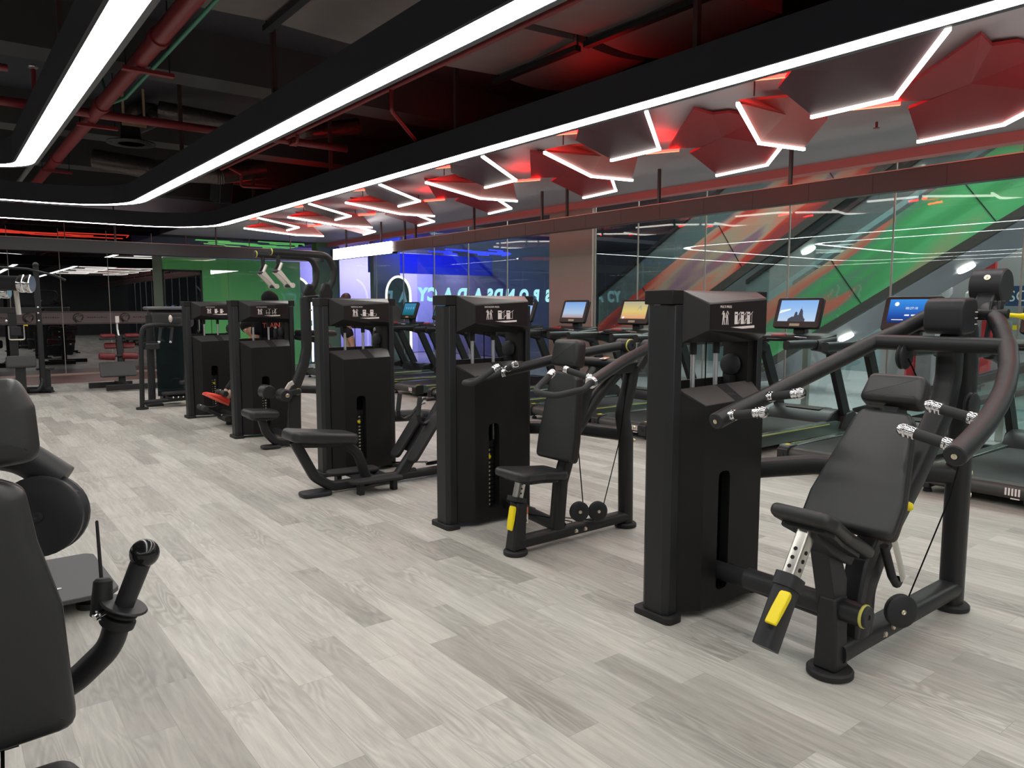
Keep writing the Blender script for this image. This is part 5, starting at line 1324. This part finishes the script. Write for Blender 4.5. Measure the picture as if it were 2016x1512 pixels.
M().prism(rpoly([(-.1, 4.06), (.62, 4.06), (.665, 4.12), (.65, 4.76), (.61, 4.80), (-.1, 4.80)], .04), 'z', .07, .095).build('platform_plate', mat('platform_grey', (.055, .056, .06), .5), t, bev=.004)
for (x, y) in ((.55, 4.18), (.55, 4.68), (0, 4.18), (0, 4.68)):
    M().cyl((x, y, 0), (x, y, .03), .07, n=20).build('foot', K['rubber'], t); M().cyl((x, y, .03), (x, y, .07), .04, n=16).build('foot_stem', K['frame'], t)
for x, y in ((.30, 4.62), (.42, 4.25)):
    M().cyl((x, y, .095), (x, y, .098), .012, n=12).build('bolt', K['steel'], t)
t = thing('cable_crossover', (0.0, 3.65, 0), 'black machine arm with chrome-collared tube ends at the far left edge', 'exercise machine')
M().tube([(-.45, 3.98, 1.62), (.29, 3.60, 1.595)], .030, n=18).build('press_arm', K['frame'], t)
collar(t, (.285, 3.602, 1.595), (.89, -.46, -.03), .032, .05)
M().tube([(-.45, 3.9, 1.55), (.20, 3.66, 1.56)], .02, n=14).build('lower_handle', K['grip'], t)
collar(t, (.20, 3.66, 1.56), (.89, -.4, 0), .022, .06)
M().tube([(-.45, 3.98, .0), (-.45, 3.98, 1.66)], .06, n=16, sq=1.5).build('column', K['frame'], t)
M().box(-.7, -.2, 3.7, 4.3, 0, .05).build('base_plate', K['frame'], t, bev=.01)
M().tube([(.275, 3.62, 1.57), (.28, 3.62, 1.47)], .009, n=8).build('hanging_strap', K['silver'], t)
# ---------------------------------------------------------------- far left: pulley rack, bollard, back-extension bench, cabinet machine
yr = 15.4
t = thing('pulley_rack', (1.2, yr, 0), 'tall dark pulley rack with grey chest pad in the far corner', 'exercise machine')
M().tube([(1.48, yr, 0), (1.48, yr, 2.2)], .045, n=12, sq=2).build('upright', K['frame'], t)
M().ball((1.48, yr, 2.23), .05).build('upright_cap', K['frame'], t)
M().tube([(.2, yr, 2.2), (1.35, yr, 2.16), (1.75, yr - .1, 2.05), (1.9, yr - .15, 1.97)], .022, n=10, fil=.1).build('top_handle', K['frame'], t)
M().box(.2, 1.46, yr - .05, yr + .05, 1.40, 1.50).build('cross_beam', K['frame'], t, bev=.008)
M().box(1.03, 1.15, yr - .04, yr + .04, .55, 1.42).build('mast', K['frame'], t)
M().box(1.04, 1.20, yr - .12, yr - .0, 1.02, 1.17).build('carriage', K['frame2'], t, bev=.008)
M().tube([(1.02, yr - .13, 1.18), (1.02, yr - .13, .95), (1.24, yr - .13, .95), (1.24, yr - .13, 1.18)], .012, n=8, fil=.03).build('carriage_loop', K['steel'], t)
M().lathe([(.008, 0), (.008, .04), (.016, .06), (0.001, .065)], (1.24, yr - .06, 1.19), (1, 0, 0), 12).build('pull_pin', K['yellow'], t)
M().pad(rrect(.44, .21, .04, 4), .08, .025, (1.16, yr - .22, .575), (1, 0, 0), (0, .25, 1)).build('chest_pad', mat('grey_vinyl', (.035, .036, .037), .5), t, sm=50)
M().box(1.08, 1.22, yr - .2, yr, .04, .52).build('pad_post', K['frame'], t)
M().tube([(1.1, yr + .2, .06), (1.6, yr - .1, .06)], .05, n=10).build('base_tube', K['frame'], t)
M().tube([(1.2, yr - .1, .08), (1.38, yr - .25, .06), (1.46, yr - .05, .18), (1.46, yr, .3)], .03, n=10, fil=.1).build('base_hook', K['frame'], t)
for z in (1.50, 1.40, 1.27):
    M().ball((1.47, yr - .05, z), .018, 10).build('bolt_cap', K['chrome'], t)
M().ball((1.0, yr - .1, 1.27), .022, 10).build('bolt_cap', K['chrome'], t)
M().box(.2, 1.4, yr + .1, yr + .14, .0, .05).build('base_beam', K['frame'], t)
t = thing('floor_bollard', (1.535, 15.5, 0), 'short black floor post with flanged foot beside the pulley rack', 'post')
M().tube([(1.535, 15.5, .02), (1.535, 15.5, .40)], .075, n=16, sq=2).build('post', K['frame2'], t)
M().box(1.40, 1.67, 15.4, 15.6, .40, .425).build('top_plate', K['frame'], t, bev=.006)
M().cyl((1.535, 15.5, 0), (1.535, 15.5, .022), .12, n=24).build('foot_plate', K['rubber'], t)
yq = 15.3
t = thing('back_extension_bench', (2.7, yq, 0), 'back extension bench with dark red pads near the back glass', 'exercise bench')
M().box(2.20, 2.92, yq + .15, yq + .25, .02, .12).build('base_bar', K['frame'], t, bev=.006)
M().box(2.38, 3.28, yq - .5, yq - .40, .02, .12).build('base_bar', K['frame'], t, bev=.006)
M().bar((2.66, yq + .2, .10), (2.72, yq - .45, .10), .08, .07).build('base_spine', K['frame'], t)
M().tube([(2.70, yq - .1, .1), (2.71, yq - .05, .55), (2.70, yq, .98)], .06, n=12, sq=2).build('column', K['frame'], t)
M().pad(rpoly([(-.30, -.12), (.30, -.12), (.28, .16), (-.30, .16)], .03), .04, .015, (2.63, yq - .2, .36), (1, 0, 0), (0, .35, 1)).build('foot_plate', mat('plate_grey', (.04, .041, .043), .5), t, sm=50)
for x in (-.19, .19):
    M().pad(rrect(.24, .14, .03, 4), .05, .02, (2.71 + x * 1.05, yq - .05, .985), (1, 0, 0), (0, 1, .2)).build('hip_pad', K['red'], t, sm=50)
    M().box(2.71 + x * 1.05 - .13, 2.71 + x * 1.05 + .13, yq - .13, yq + .03, .91, .94).build('pad_bracket', K['frame'], t)
    M().pad(rrect(.20, .11, .03, 4), .06, .02, (2.70 + x * .8, yq - .02, .80), (1, 0, 0), (0, .5, 1)).build('thigh_pad', K['red'], t, sm=50)
    M().cyl((2.66 + x * 1.0 - .13, yq - .12, .62), (2.66 + x * 1.0 + .13, yq - .12, .60), .062, n=20, ch=.012).build('ankle_roller', K['red'], t)
M().cyl((2.40, yq - .12, .62), (2.92, yq - .12, .62), .02, n=10).build('roller_axle', K['frame'], t)
M().bar((2.66, yq - .12, .62), (2.70, yq - .04, .58), .05, .05).build('roller_arm', K['frame'], t)
M().tube([(2.70, yq + .02, .98), (2.69, yq + .05, 1.10), (2.69, yq + .05, 1.22)], .02, n=8).build('stem', K['steel'], t)
M().box(2.66, 2.72, yq + .0, yq + .02, 1.22, 1.34).build('warning_card', K['white'], t)
yc_ = 12.1
t = thing('assisted_pull_machine', (2.75, yc_, 0), 'round-topped cabinet machine with smoked guard and bent grab tube', 'exercise machine')
M().tube([(2.38, yc_ - .1, .03), (2.41, yc_ - .1, 1.05), (2.44, yc_ - .1, 1.22), (2.62, yc_ - .1, 1.245), (2.92, yc_ - .05, 1.24)], .034, n=14, fil=.12).build('grab_tube', K['frame'], t)
M().cyl((2.38, yc_ - .1, 0), (2.38, yc_ - .1, .03), .085, n=24).build('foot', K['rubber'], t)
M().tube([(2.40, yc_ - .1, .10), (3.05, yc_ - .1, .12)], .032, n=12).build('lower_rail', K['frame'], t)
M().tube([(2.58, yc_ + .2, .02), (2.60, yc_ + .2, 1.38)], .05, n=14, sq=1.5).build('rear_post', K['frame'], t)
M().box(2.50, 2.72, yc_ + .1, yc_ + .3, 0, .04).build('post_foot', K['rubber'], t, bev=.006)
M().pad(rrect(.62, .26, .06, 4), .34, .05, (2.92, yc_ + .3, 1.335), (1, 0, 0), (0, -.1, 1)).build('cabinet_top', mat('cabinet_grey', (.05, .05, .052), .4), t, sm=50)
M().pad(rrect(.70, .44, .10, 5), .05, .02, (2.90, yc_ + .25, 1.485), (1, 0, 0), (0, 1, .0)).build('top_lid', mat('lid_grey', (.11, .11, .115), .35), t, sm=50)
M().box(2.66, 3.15, yc_ + .15, yc_ + .17, .15, 1.20).build('smoked_guard', glass('smoked_guard', (.16, .22, .23), .08, body=.35, bodycol=(.03, .045, .05)), t, sm=0)
M().box(2.75, 3.05, yc_ + .25, yc_ + .45, .06, .62).build('weight_stack', K['frame'], t)
M().box(2.93, 2.97, yc_ + .24, yc_ + .25, .2, .8).build('weight_numbers', K['tick'], t)
M().tube([(2.40, yc_ - .1, .95), (2.62, yc_ + .05, .95), (2.6, yc_ + .18, .95)], .04, n=10, sq=2).build('dip_arm', K['frame'], t)
M().box(2.44, 2.66, yc_ - .1, yc_ - .03, .88, .97).build('dip_pad', K['pad'], t, bev=.015)
for x in (2.70, 2.86):
    M().cyl((x, yc_ - .05, 1.22), (x - .04, yc_ - .08, 1.0), .022, n=12).build('hanging_grip', K['grip'], t)
    M().ball((x - .045, yc_ - .08, .985), .024, 10).build('grip_end', K['chrome'], t)
M().pad(rrect(.16, .11, .03, 4), .10, .02, (2.90, yc_ - .05, 1.30), (1, 0, 0), (0, 0, 1)).build('pivot_block', K['frame2'], t)
M().ball((2.82, yc_ - .12, 1.33), .028, 12, (1, 1, 2)).build('logo_knob', K['silver'], t)
M().pad(rrect(.40, .22, .05, 4), .05, .02, (2.88, yc_ - .02, .20), (1, 0, 0), (0, 1, 0)).build('knee_step', K['rubber'], t, sm=50)
M().box(2.75, 3.1, yc_ - .15, yc_ + .1, .12, .16).build('step_linkage', K['frame'], t)
M().pad(rrect(.14, .12, .03, 4), .06, .02, (2.98, yc_ - .1, .36), (1, 0, 0), (0, 1, 0)).build('knee_pad', K['pad'], t)
for i in range(4):
    M().ball((2.80 + i * .07, yc_ - .16, .15), .014, 8).build('bolt_cap', K['chrome'], t)
# bottles left on the tower ledges
def bottle(name, x, y, z, h, r, m, capm, label):
    t = thing(name, (x, y, z), label, 'bottle')
    M().lathe([(r * .95, 0), (r, .006), (r, h * .68), (r * .55, h * .80), (r * .5, h * .84)], (x, y, z), (0, 0, 1), 20).build('body', m, t)
    M().lathe([(r * .6, h * .82), (r * .6, h * .93), (r * .35, h * .95), (r * .3, h)], (x, y, z), (0, 0, 1), 16).build('cap', capm, t)
bottle('spray_bottle', 3.29, Y3 + .175, 1.142, .17, .024, K['rubber'], K['silver'], 'dark spray bottle on the ledge of the vertical row tower')
bottle('spray_bottle', 3.24, Y4 + .175, 1.142, .13, .024, K['rubber'], K['silver'], 'dark bottle with pale cap on the pulldown tower ledge')
bottle('slim_bottle', 3.31, Y4 + .175, 1.142, .13, .016, K['rubber'], K['orange'], 'slim bottle with orange label on the pulldown tower ledge')
# ---------------------------------------------------------------- people
M_skin = mat('skin', (0.52, 0.32, 0.23), 0.5)
M_skin2 = mat('skin_tan', (0.42, 0.25, 0.17), 0.5)
M_hair = mat('black_hair', (0.004, 0.0035, 0.0035), 0.8, spec=0.15, noise=.3, nscale=60, bump=.4)
M_hairb = mat('brown_hair', (0.045, 0.014, 0.010), 0.55, noise=.3, nscale=60, bump=.4)
M_shirt = mat('black_tee', (0.005, 0.006, 0.010), 0.9, spec=0.15)
M_short = mat('black_shorts', (0.006, 0.006, 0.007), 0.8)
M_shoe = mat('coral_red_shoe', (0.80, 0.055, 0.03), 0.6)
M_sole = mat('shoe_sole', (0.75, 0.12, 0.08), 0.6)
M_redtrim = mat('coral_print', (0.75, 0.10, 0.06), 0.6)
def skin_mesh(name, verts, edges, radii, material, parent, sub=2, root=0):
    """one continuous tapering surface grown over a skeleton"""
    off = Vector(parent.location) if parent else Vector()
    bm = bmesh.new(); lay = bm.verts.layers.skin.verify()
    bv = []
    for p, r in zip(verts, radii):
        v = bm.verts.new(Vector(p) - off)
        v[lay].radius = (r, r) if not isinstance(r, tuple) else r
        bv.append(v)
    bv[root][lay].use_root = True
    for a, b in edges:
        bm.edges.new((bv[a], bv[b]))
    me = bpy.data.meshes.new(name); bm.to_mesh(me); bm.free()
    o = bpy.data.objects.new(name, me); COL.objects.link(o)
    me.materials.append(material)
    s = o.modifiers.new('skin', 'SKIN'); s.use_smooth_shade = True; s.branch_smoothing = 0.6
    d = o.modifiers.new('sub', 'SUBSURF'); d.levels = sub; d.render_levels = sub
    o.parent = parent
    return o
def hand(V_, E_, R_, wrist_i, wrist, d, palm_n, side):
    """palm and five curled fingers branching from the wrist vertex"""
    d = Vector(d).normalized(); n = Vector(palm_n).normalized(); s = d.cross(n).normalized() * side
    w = Vector(wrist)
    k = len(V_)
    V_.append(w + d * .05); R_.append((.030, .016)); E_.append((wrist_i, k))
    V_.append(w + d * .085); R_.append((.034, .013)); E_.append((k, k + 1))
    base = k + 1
    for j, (o_, L) in enumerate(((-.030, .060), (-.010, .072), (.010, .068), (.028, .052))):
        p0 = w + d * .10 + s * o_; p1 = p0 + d * L * .5 + n * .012; p2 = p1 + d * L * .32 + n * .024
        q = len(V_)
        V_.extend([p0, p1, p2]); R_.extend([.009, .0085, .007]); E_.extend([(base, q), (q, q + 1), (q + 1, q + 2)])
    q = len(V_)
    V_.extend([w + d * .05 - s * .035 + n * .01, w + d * .085 - s * .045 + n * .022]); R_.extend([.010, .0085]); E_.extend([(k, q), (q, q + 1)])
def person(label, loc, J, skin, hairm, name='person'):
    """J: joint positions (world). body = one continuous mesh; hair, clothing are children"""
    t = thing(name, loc, label, 'person')
    V_ = []; E_ = []; R_ = []
    def add(p, r, par=None):
        V_.append(Vector(p)); R_.append(r)
        if par is not None: E_.append((par, len(V_) - 1))
        return len(V_) - 1
    pel = add(J['pelvis'], J.get('rp', .125)); wa = add(J['waist'], J.get('rw', .115), pel); ch_ = add(J['chest'], J.get('rc', .135), wa)
    nb = add(J['neckb'], .062, ch_); nk = add(J['neck'], .048, nb)
    h0 = Vector(J['head']); f = Vector(J['face']).normalized(); up = (h0 - Vector(J['neck'])).normalized()
    jaw = add(h0 - up * .045 + f * .025, .068, nk); hd = add(h0 + up * .01, .086, jaw); tp = add(h0 + up * .06 - f * .008, .078, hd)
    ends = {}
    for s in ('L', 'R'):
        sh = add(J['sh' + s], .055, ch_); el = add(J['el' + s], .040, sh); wr = add(J['wr' + s], .028, el)
        dd = (Vector(J['wr' + s]) - Vector(J['el' + s]))
        hand(V_, E_, R_, wr, J['wr' + s], dd, J.get('palm' + s, (0, 0, -1)), 1 if s == 'L' else -1)
        hp = add(J['hip' + s], .088, pel); kn = add(J['kn' + s], .058, hp); ca = add(Vector(J['kn' + s]).lerp(Vector(J['an' + s]), .35), .055, kn); an = add(J['an' + s], .036, ca)
        ft = add(J['toe' + s], .030, an)
    body = skin_mesh('body', V_, E_, R_, skin, t)
    sd = f.cross(up).normalized()
    # face details on the front of the head
    m = M(); m.ball(h0 + f * .088 - up * .012, .013, 10); m.build('nose', skin, body)
    for s in (-1, 1):
        m = M(); m.ball(h0 + f * .074 + sd * .032 * s + up * .012, .0105, 10); m.build('eye', mat('eye_dark', (.02, .015, .012), .2), body)
        m = M(); m.ball(h0 + sd * .084 * s - f * .008, .022, 10, (.6, .6, 1.2)); m.build('ear', skin, body)
    m = M(); m.ball(h0 + f * .072 - up * .052, .014, 10, (1, 1.2, .45)); m.build('mouth', mat('lips', (.36, .12, .11), .5), body)
    return t, h0, f, up, sd
def hair_cap(t, h0, f, up, sd, m, r=.098, back=.0, puff=0.0):
    q = M(); n = 18; rings = []
    for k in range(9):
        a = pi / 2 * k / 8
        rr = r * cos(a); hh = r * 1.05 * sin(a) + .012
        rings.append([h0 - f * .012 + up * hh + (sd * cos(2 * pi * j / n) + f * (sin(2 * pi * j / n) * (1.02))) * max(rr, .002) - up * (.055 if sin(2 * pi * j / n) < .25 and k == 0 else 0) + up * puff * random.random() for j in range(n)])
    q.loft(rings); q.build('hair', m, t)
# trainer, back to the camera, in black tee with coral lettering
o3 = Vector((3.325, 9.18, 0))
def J_stand(c, H, f, armsdown=True):
    c = Vector(c); f = Vector(f).normalized(); s = Vector((f.y, -f.x, 0))
    J = dict(pelvis=c + V(0, 0, H * .53), waist=c + V(0, 0, H * .62), chest=c + V(0, 0, H * .735), neckb=c + V(0, 0, H * .825), neck=c + V(0, 0, H * .865), head=c + V(0, 0, H * .93) + f * .015, face=f)
    for k, q in (('L', -1), ('R', 1)):
        J['sh' + k] = c + s * q * H * .112 + V(0, 0, H * .80); J['el' + k] = c + s * q * H * .15 + V(0, 0, H * .62) - f * .03; J['wr' + k] = c + s * q * H * .155 + V(0, 0, H * .48) + f * .05
        J['hip' + k] = c + s * q * H * .052 + V(0, 0, H * .50); J['kn' + k] = c + s * q * H * .06 + V(0, 0, H * .28) + f * .01; J['an' + k] = c + s * q * H * .06 + V(0, 0, H * .05) - f * .02; J['toe' + k] = c + s * q * H * .065 + V(0, 0, .03) + f * .13
        J['palm' + k] = -s * q
    return J
f = Vector((-.25, .95, 0))
J = J_stand(o3, 1.70, f)
t, h0, ff, up, sd = person('person standing, seen from behind, black tee with coral lettering and cropped dark hair', o3, J, M_skin2, M_hair)
hair_cap(t, h0, ff, up, sd, M_hair, .104, puff=.006)
def shirt(t, J, m, sl=.45, r=1.16):
    V_ = [J['pelvis'] + V(0, 0, .03), J['waist'], J['chest'], J['neckb'] - V(0, 0, .01)]; R_ = [.17, .17, .20, .085]; E_ = [(0, 1), (1, 2), (2, 3)]
    for k in ('L', 'R'):
        V_ += [J['sh' + k], J['sh' + k].lerp(J['el' + k], sl), J['sh' + k].lerp(J['el' + k], sl + .25)]; n = len(V_); R_ += [.07, .066, .064]; E_ += [(2, n - 3), (n - 3, n - 2), (n - 2, n - 1)]
    return skin_mesh('tee_shirt', V_, E_, R_, m, t, root=0)
def trousers(t, J, m, frac, r0=.125, r1=.085, name='trousers'):
    V_ = [J['waist'] - V(0, 0, .02), J['pelvis']]; R_ = [.138, .148]; E_ = [(0, 1)]
    for k in ('L', 'R'):
        V_ += [J['hip' + k]]; R_ += [r0 * .82]; E_ += [(1, len(V_) - 1)]
        if frac <= 1:
            V_ += [J['hip' + k].lerp(J['kn' + k], frac)]; R_ += [r0 * .78]; E_ += [(len(V_) - 2, len(V_) - 1)]
        else:
            V_ += [J['kn' + k], J['kn' + k].lerp(J['an' + k], frac - 1)]; R_ += [.068, .052]; n = len(V_); E_ += [(n - 3, n - 2), (n - 2, n - 1)]
    return skin_mesh(name, V_, E_, R_, m, t, root=1)
def shoe(t, an, toe, m, up=Vector((0, 0, 1)), scale=1.0):
    an, toe = Vector(an), Vector(toe); d = (toe - an); d = (d - up * d.dot(up)).normalized(); s = d.cross(up).normalized()
    heel = an - d * .055 - up * .045
    rings = []
    for x, w, h in ((0, .026, .055), (.03, .036, .085), (.08, .036, .092), (.14, .040, .066), (.20, .045, .050), (.255, .036, .036), (.285, .014, .018)):
        c = heel + d * x * scale
        rings.append([c + s * w * cos(a) * scale + up * (h * scale * (.5 + .5 * math.copysign(abs(sin(a)) ** .7, sin(a)))) for a in [2 * pi * k / 14 for k in range(14)]])
    o = M().loft(rings).build('shoe', m, t, sm=60)
    M().prism([(0, 0), (1, 0), (1, 1), (0, 1)], 'z', 0, .001) if False else None
    rs = [[heel + d * x * scale + s * w * q * scale + up * (hh) for q, hh in ((-1, -.016), (1, -.016), (1, .008), (-1, .008))] for x, w in ((-.006, .022), (.03, .037), (.14, .042), (.22, .046), (.29, .016))]
    M().loft(rs).build('sole', M_sole if m == M_shoe else K['rubber'], o)
    return o
ts = shirt(t, J, M_shirt)
bk = o3 - f.normalized() * .225
ang = math.atan2(f.x, f.y)
text('TRAINER', 'coral_lettering', M_redtrim, ts, (bk.x - .09, bk.y, 1.28), (pi / 2, 0, -ang), .085, .002, align='CENTER')
trousers(t, J, M_short, 1.8)
for k in ('L', 'R'): shoe(t, J['an' + k], J['toe' + k], K['rubber'])
# woman seated on the leg extension machine
C = 9.75
c = Vector((3.495, C, .70))
J = dict(pelvis=c, waist=c + V(-.03, 0, .14), chest=c + V(-.11, 0, .29), neckb=c + V(-.18, 0, .41), neck=c + V(-.21, 0, .45), head=c + V(-.26, 0, .54), face=(-.70, -.68, -.22))
for k, q in (('L', 1), ('R', -1)):
    J['sh' + k] = c + V(-.14, q * .17, .37); J['el' + k] = c + V(-.12, q * .27, .14); J['wr' + k] = c + V(-.14, q * .30, .0)
    J['hip' + k] = c + V(-.06, q * .09, -.03); J['kn' + k] = V(3.10, C + q * .10 - .03, .60); J['an' + k] = V(2.87, C - .06 + q * .085, .345); J['toe' + k] = V(2.80, C - .06 + q * .085, .36)
    J['palm' + k] = (0, -q, 0)
t, h0, ff, up, sd = person('person seated on the leg machine, dark hair, black outfit and coral red shoes', (3.495, C, 0), J, M_skin, M_hair)
hair_cap(t, h0, ff, up, sd, M_hair, .100)
m = M(); m.ball(h0 - ff * .09 - up * .0, .05, 14, (1, 1, 1.3)); m.build('hair_bun', M_hair, t)
sh_ = shirt(t, J, M_shirt, .2)
for q in (1, -1):
    M().tube([c + V(-.15, q * .07, .10), c + V(-.25, q * .075, .27), c + V(-.25, q * .085, .38), c + V(-.12, q * .085, .43)], .014, n=8, fil=.05).build('coral_strap', M_redtrim, sh_)
trousers(t, J, M_short, 1.72, .115, .08, 'leggings')
for k in ('L', 'R'):
    shoe(t, J['an' + k] + V(.0, 0, 0.0), J['an' + k] + V(-.26, 0, .145), M_shoe, Vector((.49, 0, .87)))
# woman on the far treadmill
yw = 2.28 + 1.27 * 10 - .3
c = Vector((6.95, yw + .05, .195))
J = J_stand(c, 1.60, (1, .12, 0))
J['knL'] += V(.10, 0, .03); J['anL'] = c + V(.02, .09, .10); J['knR'] += V(.10, 0, .02); J['anR'] = c + V(-.16, -.1, .10)
J['toeL'] = J['anL'] + V(.13, 0, -.06); J['toeR'] = J['anR'] + V(.13, 0, -.05)
J['elL'] += V(.12, 0, .05); J['elR'] += V(.12, 0, .05); J['wrL'] = J['elL'] + V(.20, -.04, .10); J['wrR'] = J['elR'] + V(.20, .04, .10)
t, h0, ff, up, sd = person('person walking on a far treadmill, long brown hair and black shorts', c, J, M_skin, M_hairb)
hair_cap(t, h0, ff, up, sd, M_hairb, .106)
skin_mesh('long_hair', [h0 + up * .03 - ff * .05, h0 - ff * .10 - up * .06, h0 - ff * .12 - up * .20, h0 - ff * .11 - up * .32], [(0, 1), (1, 2), (2, 3)], [.085, .075, .06, .03], M_hairb, t)
shirt(t, J, M_shirt, .3)
trousers(t, J, M_short, .5, .135, .1, 'shorts')
for k in ('L', 'R'): shoe(t, J['an' + k], J['toe' + k], K['rubber'])
